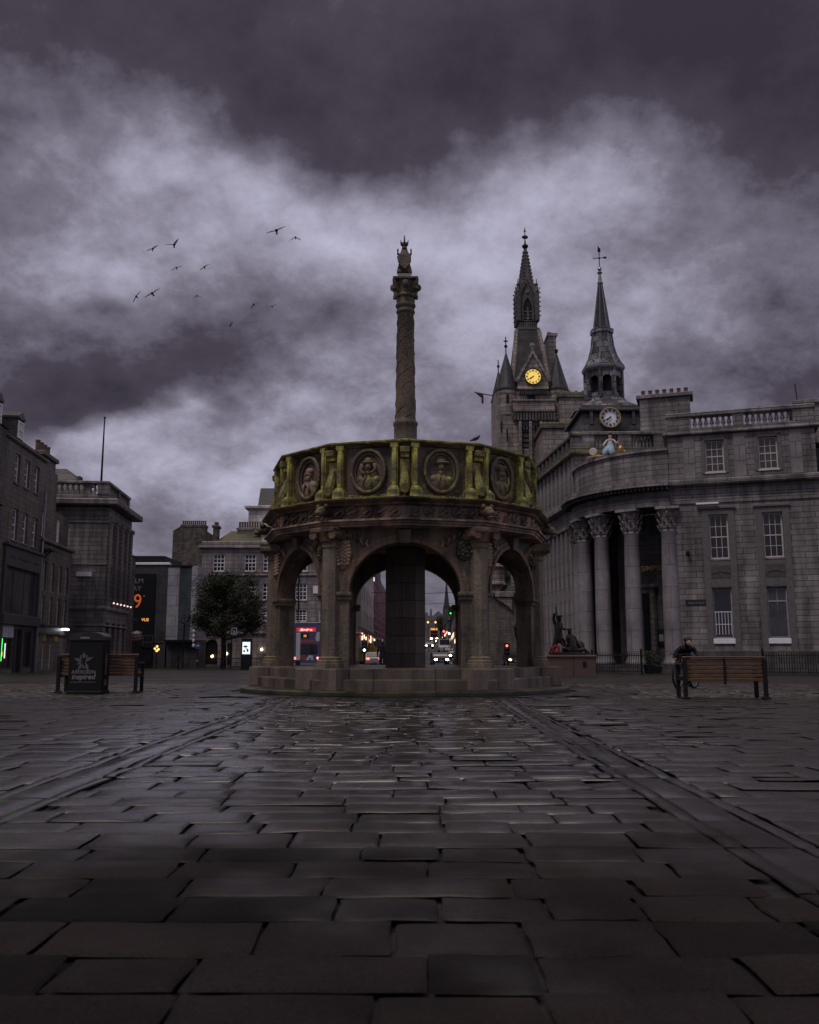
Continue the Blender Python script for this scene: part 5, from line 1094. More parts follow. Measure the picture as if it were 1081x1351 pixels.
for c, sg in (((-.37, -.24, .735), -1), ((.23, -.27, .775), 1)):
    hd = MB().ball(c, .032, .045, .020, 8, 6)
    for q in range(4): x_ = c[0]-.027+.018*q; hd.tube([(x_, c[1]-.03, c[2]+.005), (x_, c[1]-.07-.008*(q in (1, 2)), c[2]+.006), (x_, c[1]-.085-.008*(q in (1, 2)), c[2]-.02)], .0085, 5)
    hd.tube([(c[0]-sg*.025, c[1]-.0, c[2]), (c[0]-sg*.045, c[1]-.03, c[2]-.005), (c[0]-sg*.042, c[1]-.055, c[2]-.012)], .0095, 5); hd.build('hand', SKIN, pe, True)
bk = thing('bicycle', 'dark bicycle with spoked wheels behind the end of the bench', 'bicycle', (at(903, 860, 22.6)[0], 22.55, gz(22.6)), R(-128))
TY = plain('tyre', (.010,.009,.010), .7, .3)
for x_ in (-.52, .52):
    wh = MB().tube([(x_+.32*cos(2*pi*i/28), 0, .34+.32*sin(2*pi*i/28)) for i in range(28)], .028, 7, close=True).build('wheel', TY, bk, True)
    rm = MB().tube([(x_+.292*cos(2*pi*i/28), 0, .34+.292*sin(2*pi*i/28)) for i in range(28)], .014, 5, close=True)
    for i in range(14): a = 2*pi*i/14; rm.tube([(x_, .02*(-1)**i, .34), (x_+.29*cos(a), 0, .34+.29*sin(a))], .0022, 3)
    rm.ball((x_, 0, .34), .03, .04, .03, 8, 5).build('rim', GREYT, wh)
MB().tube([(-.52, 0, .34), (-.08, 0, .30), (.34, 0, .74), (-.20, 0, .78), (-.08, 0, .30)], .017, 7).tube([(-.52, 0, .34), (-.19, 0, .74)], .013, 6).tube([(.52, 0, .34), (.40, 0, .60), (.32, 0, .84)], .016, 7).build('frame', IRON, bk)
MB().tube([(.30, -.28, .82), (.36, -.24, .86), (.32, -.05, .84), (.32, .05, .84), (.36, .24, .86), (.30, .28, .82)], .013, 6).build('handlebar', IRON, bk)
MB().ball((-.22, 0, .83), .13, .065, .03, 8, 5).tube([(-.20, 0, .76), (-.21, 0, .82)], .013).build('saddle', IRON, bk)
MB().lathe([(.09, -.01), (.09, .01)], 16, M=T((-.08, 0, .30)) @ RX(pi/2)).tube([(-.08, -.06, .30), (.04, -.07, .22), (.04, -.15, .22)], .011, 5).tube([(-.08, .06, .30), (-.2, .07, .38), (-.2, .15, .38)], .011, 5).build('crank', IRON, bk)
# ------------------------------------------------------------------ bronze soldiers on a brown granite pedestal
sx_, sy_ = at(752, 860, 41)[0], 41.0
ST = thing('memorial_statue', 'bronze memorial of two soldiers on a low brown granite pedestal beside the market cross', 'statue', (sx_, sy_, gz(41)))
MB().box(-1.15, -.02, -.9, .9, -.05, .80).box(.0, .97, -.9, .9, -.05, .80).bev(-1.22, 1.02, -.97, .97, .802, .92, .03).build('pedestal', BROWNS, ST)
MB().box(.40, .56, -.93, -.901, .40, .62).build('plaque', IRON, ST)
skin('soldier', [(-.50, 0, 1.75, .15), (-.50, -.02, 2.05, .16), (-.48, -.03, 2.28, .15), (-.46, -.05, 2.42, .06), (-.44, -.08, 2.56, .11), (-.44, -.06, 2.68, .09),
  (-.64, -.02, 2.28, .08), (-.72, -.12, 2.55, .07), (-.68, -.2, 2.82, .06), (-.32, -.03, 2.25, .08), (-.22, -.22, 2.05, .07), (-.38, -.36, 2.1, .055),
  (-.62, .0, 1.55, .13), (-.72, -.05, 1.25, .09), (-.74, .0, .98, .08), (-.38, -.02, 1.55, .13), (-.20, -.18, 1.30, .09), (-.22, -.1, .98, .08)],
  [(0,1),(1,2),(2,3),(3,4),(4,5),(2,6),(6,7),(7,8),(2,9),(9,10),(10,11),(0,12),(12,13),(13,14),(0,15),(15,16),(16,17)], BRONZE, ST)
skin('soldier', [(.12, -.1, 1.22, .17), (.08, -.14, 1.52, .17), (.02, -.16, 1.74, .15), (-.02, -.18, 1.86, .06), (-.03, -.22, 1.98, .11), (-.03, -.2, 2.08, .09),
  (-.14, -.16, 1.72, .08), (-.30, -.3, 1.50, .07), (-.40, -.42, 1.70, .055), (.18, -.14, 1.70, .08), (.36, -.2, 1.42, .07), (.50, -.3, 1.20, .055),
  (-.08, -.2, 1.12, .13), (-.34, -.35, 1.26, .09), (-.36, -.3, .98, .07), (.3, -.25, 1.10, .13), (.62, -.3, 1.18, .09), (.74, -.25, .96, .07)],
  [(0,1),(1,2),(2,3),(3,4),(4,5),(2,6),(6,7),(7,8),(2,9),(9,10),(10,11),(0,12),(12,13),(13,14),(0,15),(15,16),(16,17)], BRONZE, ST)
MB().tube([(-.95, -.25, 1.0), (-.55, -.3, 1.9), (-.62, -.22, 3.1)], .035, 6).build('rifle', BRONZE, ST)
MB().ball((.46, .05, 1.32), .24, .2, .26, 9, 6).ball((.30, .1, 1.12), .28, .22, .2, 9, 6).tube([(.3, -.1, 1.4), (.65, -.1, 1.15), (.9, -.1, .95)], [.05, .09, .04], 6).build('kit_bag', BRONZE, ST)
MB().ball((-.05, -.05, .97), .95, .7, .10, 14, 5).build('bronze_base', BRONZE, ST)
MB().ball((-.44, -.1, 2.68), .15, .16, .05, 8, 5).build('bonnet', BRONZE, ST); MB().ball((-.03, -.2, 2.08), .14, .15, .05, 8, 5).build('bonnet', BRONZE, ST)
wr = thing('wreath', 'red poppy wreath propped against the bronze memorial soldiers', 'wreath', (at(734.5, 858, 40)[0], 40.15, gz(41)+1.12)); b = MB()
for i in range(22): a = i*2*pi/22; b.ball((.13*cos(a), .02*(i % 2), .06+.13*sin(a)), .06, .05, .06, 6, 4)
b.build('poppies', plain('poppy red', (.20,.010,.020), .6, .3), wr)
# ------------------------------------------------------------------ railings
def railing(pa, Ya, pb, Yb, name, label, h=1.0, gap=.13, spike=True, post=2.4):
    a, b_ = Vector(gp(pa, Ya)), Vector(gp(pb, Yb)); d_ = b_-a; L = d_.length
    t_ = thing(name, label, 'railing', a, atan2(d_.y, d_.x)); m_ = MB(); n_ = int(L/gap); sl_ = d_.z/L
    for i in range(n_):
        x_ = L*(i+.5)/n_; m_.box(x_-.012, x_+.012, -.012, .012, .02+sl_*x_, h+sl_*x_)
        if spike: m_.taper((x_, 0), .04, .04, .004, .004, h+sl_*x_, h+.09+sl_*x_)
    m_.build('bars', IRON, t_); r_ = MB()
    for z in (.12, h-.08): r_.tube([(0, 0, z), (L, 0, z+d_.z)], .022, 4)
    r_.build('rails', IRON, t_)
    k_ = max(1, int(L/post)); pm_ = MB().box(-.04, .04, -.04, .04, -.05, h+.12).ball((0, 0, h+.18), .06, .06, .09, 7, 6).mesh('post', IRON)
    for i in range(k_+1): obj('post', pm_, t_, (L*i/k_, 0, d_.z*i/k_))
    return t_
railing(781, 49, 846, 45.6, 'railing', 'spiked black iron railing below the portico columns', 1.0)
railing(1006, 44.3, 1130, 40.5, 'railing', 'spiked black iron railing in front of the bank at the right edge', 1.0)
railing(236, 66, 352, 66, 'railing', 'black iron railing under the tree left of the market cross', .85, .16, False)
for px, Y, s_, lab in ((856, 46, 1.0, 'dark clipped shrub in a tub at the right of the portico steps'), (867, 47.5, .8, 'smaller dark shrub beside the bank doorway')):
    t_ = thing('shrub', lab, 'shrub', gp(px, Y)); MB().lathe([(.22*s_, 0), (.30*s_, .45*s_), (.26*s_, .45*s_)], 12).build('tub', IRON, t_); b = MB()
    for i in range(260):
        a, r_, z = random.random()*6.28, random.random()**.5*.38*s_, random.random()
        p = Vector((r_*cos(a)*(1-abs(z-.5)), r_*sin(a)*(1-abs(z-.5)), (.45+z*.7)*s_)); M = T(p) @ RZ(random.random()*6) @ RX(random.random()*3)
        b.add([(-.05, 0, 0), (0, -.03, 0), (.05, 0, .01), (0, .03, 0)], [(0,1,2,3)], M)
    b.build('foliage', plain('shrub leaf', (.03,.045,.018), .6, .3, 0, .5, 5), t_)
# ------------------------------------------------------------------ tree
LEAF = plain('tree leaf', (.045,.050,.026), .55, .35, 0, .55, 1.3); BARK = plain('bark', (.03,.025,.022), .8, .2, 0, .4, 10, .4)
tx, ty, tz = gp(295, 71); random.seed(21)
TR = thing('tree', 'broad dark leafy tree in front of the granite building', 'tree', (tx, ty, tz)); tr = MB()
tr.tube([(0, 0, 0), (.05, 0, 1.2), (-.05, 0, 2.6), (0, 0, 4.0), (.1, 0, 6.2)], [.26, .20, .17, .12, .04], 8)
limbs = []
for i in range(16):
    a = i*2.4; z0 = 2.2+.24*i; L = 3.3*(1-.5*i/16)*random.uniform(.8, 1.1)
    e = Vector((L*cos(a), L*.85*sin(a), z0+random.uniform(.5, 1.5))); mid = Vector((e.x*.5, e.y*.5, z0+.35))
    tr.tube([(0, 0, z0), mid, e], [.09, .06, .02], 5); limbs += [e, mid*1.0, (e+mid)/2, e+Vector((random.gauss(0, .4), random.gauss(0, .4), .5))]
tr.build('trunk', BARK, TR, True)
limbs += [Vector((random.gauss(0, .7), random.gauss(0, .7), random.uniform(5.8, 7.3))) for i in range(7)]
lf = MB()
for c in limbs:
    if c.z < 2.6: continue
    rad = random.uniform(.55, 1.15)
    for i in range(420):
        v_ = Vector((random.gauss(0, 1), random.gauss(0, 1), random.gauss(0, .75))).normalized()*rad*random.random()**.55
        p = c+v_; s_ = random.uniform(.05, .11); M = T(p) @ RZ(random.random()*6.3) @ RX(random.gauss(.4, .6))
        lf.add([(-s_, 0, 0), (0, -s_*.55, .02), (s_, 0, -.02), (0, s_*.55, .02)], [(0,1,2,3)], M)
lf.build('crown', LEAF, TR)
# ------------------------------------------------------------------ signs, lamps, kiosk
def post_sign(name, label, cat, px, Y, ztop, r=.045):
    t_ = thing(name, label, cat, gp(px, Y)); MB().tube([(0, 0, 0), (0, 0, ztop)], r, 7).build('pole', IRON, t_); return t_
s1 = post_sign('street_sign', 'square white sign with a black symbol on a pole beside the tree', 'sign', 305, 69, 3.0)
zz = lambda py, Y: at(300, py, Y)[1]-gz(Y)
MB().box(-.02, .42, -.07, -.05, zz(837.5, 69), zz(828, 69)).build('plate', WHITE, s1); MB().prism([(.08, zz(836.5, 69)), (.14, zz(836.5, 69)), (.14, zz(831.5, 69)), (.30, zz(831.5, 69)), (.30, zz(836, 69)), (.36, zz(836, 69)), (.36, zz(829.5, 69)), (.08, zz(829.5, 69))], -.08, -.071).build('symbol', DARKP, s1)
s2 = post_sign('street_sign', 'round blue sign with a white arrow left of the tree', 'sign', 261, 69, zz(848, 69))
MB().lathe([(0, -.02), (.24, -.02), (.24, 0), (0, 0)], 20, M=T((0, -.07, zz(852, 69))) @ RX(pi/2), cap=False).build('disc', plain('sign blue', (.05,.08,.22), .5), s2); MB().prism([(-.14, zz(852, 69)-.03), (.03, zz(852, 69)-.03), (.03, zz(852, 69)-.09), (.16, zz(852, 69)), (.03, zz(852, 69)+.09), (.03, zz(852, 69)+.03), (-.14, zz(852, 69)+.03)], -.10, -.071).build('arrow', WHITET, s2); MB().ball((0, -.08, zz(872, 69)), .07, .06, .07, 6, 5).build('reflector', WHITET, s2)
s3 = post_sign('lamp_post', 'thin dark lamp post in front of the blue panels', 'lamp post', 242, 74, zz(823, 74)); MB().ball((0, -.1, zz(822, 74)), .12, .2, .08, 8, 5).build('lamp_head', IRON, s3)
s4 = post_sign('globe_sign', 'pale globe with red rings on a post at the corner of the classical bank', 'sign', 179, 64, zz(846, 64)); zc_ = zz(839, 64)
gb_ = MB().ball((0, 0, zc_), .34, .34, .37, 14, 10).build('globe', PANEL, s4, True)
for q in range(3): MB().tube([(.36*cos(2*pi*i/20), .36*sin(2*pi*i/20), zc_-.2+.2*q+.1*sin(2*pi*i/20)) for i in range(20)], .05, 5, close=True).build('ring', plain('ring red', (.16,.05,.035), .5), gb_)
kx = thing('advertising_kiosk', 'black advertising kiosk with a bright white screen beside the market cross', 'kiosk', gp(325, 63)); kz = lambda py: zz(py, 63)
MB().bev(-.36, .36, 0, .5, 0, kz(863.5), .02).bev(-.34, .34, .02, .45, kz(863.5), kz(842), .03).build('case', IRON, kx); MB().box(-.27, .27, -.01, .019, kz(863), kz(847)).build('screen', SCREEN, kx)
sb = MB(); [sb.ball((x_, -.012, kz(p_)), a_, .006, b_, 8, 5) for x_, p_, a_, b_ in ((-.05, 853, .15, .07), (-.14, 859, .06, .08), (.1, 858, .06, .12), (.0, 856, .06, .03))]; sb.build('screen_picture', BLACKM, kx)
for u, p_ in ((281, 866), (300, 862.5), (346, 857)): MB().ball((gu(u), -.28, gh(p_)), .13, .10, .13, 8, 6).tube([(gu(u), -.28, gh(p_)), (gu(u), 0, gh(p_-2))], .03, 4).build('door_lamp', WARM, G)
# ------------------------------------------------------------------ vehicles
def car(px, Y, rz, paint, label, front=True, lit=True, van=False, head=HEAD, group=None):
    t_ = thing('van' if van else 'parked_car', label, 'van' if van else 'car', gp(px, Y), rz, group); H_ = 2.3 if van else 1.45
    s = [(-2.1, .35), (2.1, .35), (2.15, .65), (2.0, .88), (1.1, 1.0)] if not van else [(-2.4, .35), (2.4, .35), (2.45, .8), (2.2, 1.15), (1.7, 1.25)]
    s += [(.55, H_-.03), (.2, H_), (-1.3, H_), (-1.9, 1.0), (-2.15, .85)] if not van else [(1.3, H_), (-2.35, H_+.05), (-2.42, 1.0)]
    M = RZ(-pi/2); hw2 = .86 if not van else .98
    MB().prism(s, -hw2, hw2, M).build('body', paint, t_)
    for x_ in (-1.3, 1.3):
        for y_ in (-hw2+.05, hw2-.05):
            wh = MB().lathe([(.31, -.11), (.33, -.08), (.33, .08), (.31, .11)], 16, M=M @ T((x_, y_, .33)) @ RX(pi/2)).build('wheel', TY, t_); MB().lathe([(.19, -.125), (.19, .125)], 10, M=M @ T((x_, y_, .33)) @ RX(pi/2)).build('rim', GREYT, wh)
    if van: MB().prism([(1.37, H_-.06), (1.74, 1.3), (1.70, 1.28), (1.33, H_-.07)], -hw2+.1, hw2-.1, M @ T((.05, 0, 0))).build('windscreen', GLASS, t_)
    else:
        MB().prism([(.52, H_-.08), (1.06, 1.03), (1.12, 1.03), (.58, H_-.08)], -hw2+.1, hw2-.1, M).build('windscreen', GLASS, t_)
        MB().prism([(-1.36, H_-.06), (-1.92, 1.0), (-1.97, 1.0), (-1.41, H_-.06)], -hw2+.1, hw2-.1, M).build('rear_window', GLASS, t_)
        for y_ in (-1, 1): MB().prism([(.45, H_-.1), (.85, 1.02), (-1.6, 1.02), (-1.2, H_-.1)], y_*hw2-.006, y_*hw2+.006, M).build('side_window', GLASS, t_)
    for y_ in (-.62, .62):
        MB().ball((2.12 if not van else 2.4, y_, .68 if not van else .85), .08, .17, .10, 8, 6, M).build('headlight', head if (lit and front) else WHITET, t_)
        MB().bev(-2.2 if not van else -2.46, -2.1 if not van else -2.38, y_-.16, y_+.16, .70, .88, .02, M).build('tail_light', REDL if lit and not front else plain('lens', (.12,.01,.01), .3), t_)
    MB().box(2.16 if front else -2.2, 2.18 if front else -2.18, -.26, .26, .48, .60, M).build('number_plate', GREYT, t_)
    return t_
SILVER = plain('silver paint', (.30,.29,.31), .3, .5, .2, .08); NAVY = plain('dark navy paint', (.015,.016,.025), .3, .5, 0, .1); OFFW = plain('white van paint', (.45,.43,.47), .35, .5, 0, .08); MAUVE = plain('blue bus paint', (.085,.072,.15), .3, .5, 0, .15)
car(580, 100, R(4), NAVY, 'dark car with glaring warm headlamps coming up to the market cross')
car(495, 92, R(180), SILVER, 'silver car with red tail lights seen through the middle arch', front=False)
car(677, 97, R(2), NAVY, 'dark car with small lit headlamps seen through the right arch', head=WARM)
for px, Y, lab, lit in ((583, 205, 'third car of the oncoming queue with lit headlamps', True), (594, 135, 'dark car parked at the right kerb of the street', False), (578, 250, 'fourth car of the oncoming queue far up the street', True), (599, 118, 'dark car with lit headlamps at the nearest right kerb', True), (566, 190, 'dark car heading down the left lane of the far street', True)):
    car(px, Y, R(2), NAVY, lab, lit=lit)
car(586, 165, R(2), OFFW, 'white van coming down the street behind the car with bright headlamps', van=True, lit=False)
am = thing('beacon_lamp', 'small amber lamp cluster on a pole in front of the cinema block', 'lamp', gp(207, 71)); MB().tube([(0, 0, 0), (0, 0, 1.9)], .04, 6).bev(-.45, .45, -.06, .3, 1.9, 2.0, .02).build('pole', IRON, am)
for x_, z_2 in ((-.12, 1.55), (.05, 1.72), (.16, 1.5), (.03, 1.38)): MB().ball((x_, -.12, z_2), .09, .07, .09, 7, 5).build('bulb', AMBER, am)
for (px, Y, lab, pt_, L, dw) in ((573, 300, 'distant double decker bus with lit front far down the street', plain('yellow bus paint', (.35,.20,.05), .4), 9, 2.5),):
    t_ = thing('bus', lab, 'bus', gp(px, Y)); MB().bev(-1.3, 1.3, 0, L, .3, 4.4, .1).build('body', pt_, t_); MB().box(-1.15, 1.15, -.05, -.004, 1.3, 2.3).build('windscreen', GLASS, t_); MB().box(-1.1, 1.1, -.06, -.005, 3.6, 4.1).build('destination_board', AMBERT, t_)
    MB().box(-1.15, 1.15, -.05, -.004, 2.5, 3.4).build('upper_window', GLASS, t_)
    for x_ in (-.9, .9): MB().ball((x_, -.06, .8), .28, .1, .22, 8, 6).build('headlight', HEAD, t_)
# double decker seen from behind through the left arch
bs = thing('bus', 'dark blue double decker bus seen from behind through the left arch', 'bus', gp(405, 90)); w_ = 1.27
bz = lambda py: at(405, py, 90)[1]-gz(90)
MB().prism([(-w_, .32), (w_, .32), (w_, 4.05), (w_-.15, 4.28), (-w_+.15, 4.28), (-w_, 4.05)], 0, 9.5).build('body', MAUVE, bs)
rp = MB().box(-w_+.22, w_-.42, -.03, -.003, bz(833.5), bz(828.2)).build('destination_board', SIGNR, bs); text('Aberdeen', .36, PINKT, 'lettering', rp, T((-.12, -.036, bz(832.4))), ext=.004, shear=.25, bold=.012, sx=.85)
rn_ = MB().box(-.6, .15, -.03, -.003, bz(841), bz(836)).build('number_board', IRON, bs); text('20', .30, AMBERT, 'lettering', rn_, T((-.2, -.036, bz(840.3))), ext=.004, bold=.008)
MB().box(-.75, w_-.45, -.03, -.003, bz(847.8), bz(845)).build('red_stripe', plain('stripe red', (.35,.06,.07), .4), bs); MB().box(-w_+.3, w_-.22, -.03, -.003, bz(863), bz(850)).build('rear_window', GLASS, bs)
MB().prism([(w_-.35, bz(846)), (w_-.02, bz(846)), (w_-.02, bz(834)), (w_-.3, bz(834)), (w_-.42, bz(842))], -.03, -.003).build('white_panel', OFFW, bs); MB().prism([(-.1, bz(871)), (.2, bz(864.5)), (.6, bz(864.5)), (.65, bz(871)), (.45, bz(871)), (.4, bz(867)), (.2, bz(871))], -.03, -.003).build('white_panel', OFFW, bs)
MB().box(-.65, -.08, -.03, -.003, bz(871), bz(865)).build('engine_panel', plain('rust red', (.22,.06,.04), .5), bs)
for x_, m_ in ((-w_+.12, REDL), (w_-.12, REDL)): MB().box(x_-.09, x_+.09, -.04, -.003, bz(870), bz(867)).build('tail_light', m_, bs)
MB().ball((w_-.2, -.05, bz(868)), .11, .05, .11, 7, 5).build('indicator_lamp', PINKT, bs); MB().bev(-w_, w_, -.12, .1, bz(877.5), bz(875.5), .02).build('bumper', GREYT, bs); MB().bev(-w_-.02, w_+.02, -.05, 9.5, 4.282, 4.36, .03).build('roof_edge', OFFW, bs)
for x_ in (-1, 1):
    for y_ in (2.0, 7.5): MB().lathe([(.48, -.14), (.48, .14)], 16, M=T((x_*1.1, y_, .48)) @ RY(pi/2)).build('wheel', TY, bs)
wp = thing('white_post', 'white post standing behind the bus in the left arch', 'post', gp(393.5, 84)); wz = lambda py: at(393, py, 84)[1]-gz(84)
MB().bev(-.19, .19, -.1, .1, 0, wz(835), .03).build('column', OFFW, wp); MB().box(-.2, .2, -.11, .11, 0, wz(871)).build('base', DARKP, wp)
# ------------------------------------------------------------------ the long street seen through the arches
WARMS = emit('shop light', (1, .78, .55), 1.6)
def street_block(name, label, x0, Y0, x1, Y1, h0, m, storeys, roof=True, side=1, depth=12):
    a = Vector((x0, Y0, gz(Y0))); d_ = Vector((x1-x0, Y1-Y0, 0)); L = d_.length
    if side < 0: t_ = thing(name, label, 'building', (x1, Y1, gz(Y0)), atan2(-d_.y, -d_.x))
    else: t_ = thing(name, label, 'building', a, atan2(d_.y, d_.x))
    ops = []; n_ = max(2, int(L/4)); hs = (h0-4.5)/max(1, storeys)
    for k_ in range(storeys):
        for i in range(n_): ops.append((L*(i+.5)/n_-.6, 4.6+k_*hs, 1.2, hs*.6))
    facade(t_, 0, L, -1, h0, ops, m, depth, .25)
    for o in ops: window(t_, o[0]+.6, o[1], 1.2, o[3], 2, 2, CREAM, GLASSG, .12, bar=.06)
    band(t_, 0, L, 0, depth, h0+.002, h0+.35, .4, m); band(t_, 0, L, 0, .3, 3.9, 4.4, .25, SHOP, 'fascia')
    rl = random.Random(int(Y0)); lw_ = MB(); lr_ = MB()
    for i in range(n_*2):
        x_ = L*(i+.5)/(n_*2); (lw_ if rl.random() < .6 else lr_).box(x_-.5, x_+.3, -.34, -.26, 2.6+rl.random(), 3.1+rl.random()*.6) if rl.random() < .75 else None
    if lw_.v: lw_.build('lit_shop_sign', WARMS, t_)
    if lr_.v: lr_.build('lit_shop_sign', SIGNR, t_)
    if roof:
        MB().prism([(0, h0+.35), (L, h0+.35), (L-1.5, h0+2.6), (1.5, h0+2.6)], 1, depth-1).build('roof', SLATE, t_); chimney(t_, 1, 3, 3, 5, h0+.3, h0+3.6, 3, m)
    return t_
XL = at(470, 860, 96)[0]
street_block('terrace', 'tall grey granite street front seen through the left of the middle arch', XL, 97, XL+.1, 140, 17, ashlar('pale street granite', (.62,.55,.53), 1, .4, .02, .12), 4)
for q, Y in enumerate((101, 107, 114, 122, 131)): pass
sc1 = thing('scaffolded_building', 'building wrapped in red sheeted scaffolding seen through the middle arch', 'building', (XL, 142, gz(142)), R(89.5))
zs_ = 13.6-gz(142)
MB().box(0, 70, 1.4, 12, -1, zs_).build('wall', G_DARK, sc1); REDN = plain('red sheeting', (.62,.09,.12), .7, .2, 0, .35, 1.5)
MB().box(0, 70, .25, .30, 2.8, zs_).box(-.05, -.001, .25, 1.4, 2.8, zs_).build('sheeting', REDN, sc1); sp2 = MB()
for k_ in range(10): z = 2.8+k_*(zs_-2.8)/9; sp2.tube([(-.1, .1, z), (70, .1, z)], .13, 4).tube([(-.12, .1, z), (-.12, 1.4, z)], .13, 4)
for i in range(12): sp2.tube([(i*6, .1, 0), (i*6, .1, zs_+.8)], .10, 4)
sp2.build('scaffold_poles', PANEL, sc1); MB().bev(-.3, 1, .0, .3, zs_-1.6, zs_-.9, .05).build('work_lamp', COOLW, sc1)
gt_ = thing('glass_block', 'pale blue glazed block rising behind the red scaffolding', 'building', (XL-1.2, 146, gz(146)), R(90)); MB().box(0, 60, 0, 12, 0, 24).build('wall', PANEL_B, gt_); gm_ = MB()
for i in range(16): gm_.box(i*4-.1, i*4+.1, -.2, -.002, 8, 24)
for k_ in range(5): gm_.box(0, 60, -.15, -.003, 12+k_*2.8, 12.25+k_*2.8)
gm_.box(-.6, -.1, 0, 12, 4, 24); gm_.build('fins', PANEL, gt_)
street_block('terrace', 'nearest dark granite street front on the right of the street', at(609, 860, 104)[0], 104, at(602, 860, 165)[0], 165, 8.0, G_BROWN, 2, side=-1)
street_block('terrace', 'grey street front further up on the right below the church spire', at(601, 860, 168)[0], 168, at(595, 860, 260)[0], 260, 7.5, G_GREY, 2, side=-1)
street_block('terrace', 'farthest grey street front climbing to the right side skyline', at(592, 860, 265)[0], 265, at(584, 860, 395)[0], 395, 6.5, G_DARK, 1, side=-1)
ch = thing('church', 'distant church with a tall thin spire seen through the middle arch', 'church', gp(590, 320)); k3 = 320/1180; cz_ = lambda py: at(590, py, 320)[1]-gz(320)
MB().box(-5*k3, 5*k3, 0, 9*k3, -1, cz_(803)).build('tower', G_DARK, ch); MB().lathe([(4.2*k3, cz_(803)), (.15*k3, cz_(762))], 8, (0, 4.5*k3), ph=pi/8).build('spire', SLATE, ch); MB().box(4*k3, 16*k3, 0, 20, -1, cz_(815)).prism([(4*k3, cz_(815)), (16*k3, cz_(815)), (10*k3, cz_(806))], 0, 20).build('nave', G_DARK, ch)
for x_ in (-1, 1): MB().lathe([(.8*k3, cz_(804)), (.05, cz_(797))], 6, (x_*4.3*k3, .6)).build('pinnacle', G_DARK, ch)
fb = thing('far_building', 'grey buildings closing the far end of the street', 'building', gp(574, 430)); k4 = 430/1180; fz_ = lambda py: at(574, py, 430)[1]-gz(430)
MB().box(-24*k4, 12*k4, 0, 10, -2, fz_(812)).box(-6*k4, -3.5*k4, 1, 4, -2, fz_(803)).box(-14*k4, -9*k4, 1, 6, -2, fz_(808)).prism([(-2*k4, fz_(812)), (12*k4, fz_(812)), (5*k4, fz_(806))], .5, 9).build('wall', G_GREY, fb)
st_ = thing('tree', 'small dark street tree far up the street beside the church', 'tree', gp(582, 340)); MB().tube([(0, 0, 0), (0, 0, 4)], .3, 6).build('trunk', BARK, st_); lf = MB()
for i in range(1400):
    v_ = Vector((random.gauss(0, 1), random.gauss(0, 1), random.gauss(0, 1))).normalized()*random.random()**.4; p = Vector((v_.x*2.2, v_.y*2.2, 6+v_.z*3)); s_ = .25
    lf.add([(-s_, 0, 0), (0, -s_*.6, .05), (s_, 0, -.05), (0, s_*.6, .05)], [(0,1,2,3)], T(p) @ RZ(random.random()*6.3) @ RX(random.gauss(.4, .8)))
lf.build('crown', LEAF, st_)
def traffic_light(px, Y, label, green=True, h=3.0):
    t_ = thing('traffic_light', label, 'traffic light', gp(px, Y)); MB().tube([(0, 0, 0), (0, 0, h)], .06, 6).build('pole', IRON, t_); MB().bev(-.22, .22, -.12, .12, h-1.05, h+.05, .03).box(-.26, .26, -.10, -.08, h-1.09, h+.09).build('housing', DARKP, t_)
    for q in range(3): MB().ball((0, -.13, h-.17-.33*q), .11, .06, .11, 8, 6).build('lens', (GREENL if q == 2 else DARKP) if green == 1 else (REDL if q == 0 and green == 0 else (COOLW if green == 2 and q == 2 else DARKP)), t_)
    return t_
traffic_light(481, 84, 'traffic light with a white edged head seen through the left of the middle arch', 2, 2.4)
traffic_light(595, 120, 'green traffic light hanging high on the right of the street', 1, at(595, 801, 120)[1]-gz(120))
traffic_light(669, 88, 'dark traffic light at the foot of the clock tower', 0, 2.2)
tl = thing('lamp_post', 'black ornate lantern post seen through the right arch', 'lamp post', gp(684, 80)); tz_ = lambda py: at(684, py, 80)[1]-gz(80)
MB().tube([(0, 0, 0), (0, 0, tz_(845))], [.14, .08], 8).build('pole', IRON, tl); MB().lathe([(.1, tz_(846)), (.28, tz_(840)), (.34, tz_(830)), (.38, tz_(828)), (.2, tz_(822)), (.06, tz_(818))], 8).build('lantern', IRON, tl)
for px, py, Y, m_, lab in ((565, 821, 260, AMBER, 'amber street lamp glowing at the left of the far street'), (575, 821, 260, AMBER, 'amber street lamp glowing in the middle of the far street'), (593, 836, 150, COOLW, 'white shop lamp low on the right of the street'), (586, 833, 200, REDL, 'red lamp above the white van')):
    t_ = thing('street_lamp', lab, 'lamp', gp(px, Y)); z = at(px, py, Y)[1]-gz(Y); MB().tube([(0, .3, 0), (0, .3, z), (0, 0, z+.1)], .06, 5).build('pole', IRON, t_); MB().ball((0, 0, z), .0011*Y, .10, .0011*Y, 8, 6).build('bulb', m_, t_)
for py, Y in ((783, 130), (797, 150)):
    xa, z = at(556, py, Y); xb_ = at(612, py, Y)[0]; t_ = thing('cable', ('upper' if py < 790 else 'lower')+' thin cable strung across the street in the middle arch', 'cable', (xa-9, Y, z)); MB().tube([(0, 0, .2), ((xb_-xa+9)/2, 0, -.05), (xb_-xa+9, 0, .2)], .035, 4).build('wire', IRON, t_)
p2 = thing('person', 'person in a dark coat standing beside the central pillar under the cross', 'person', gp(505, 46))
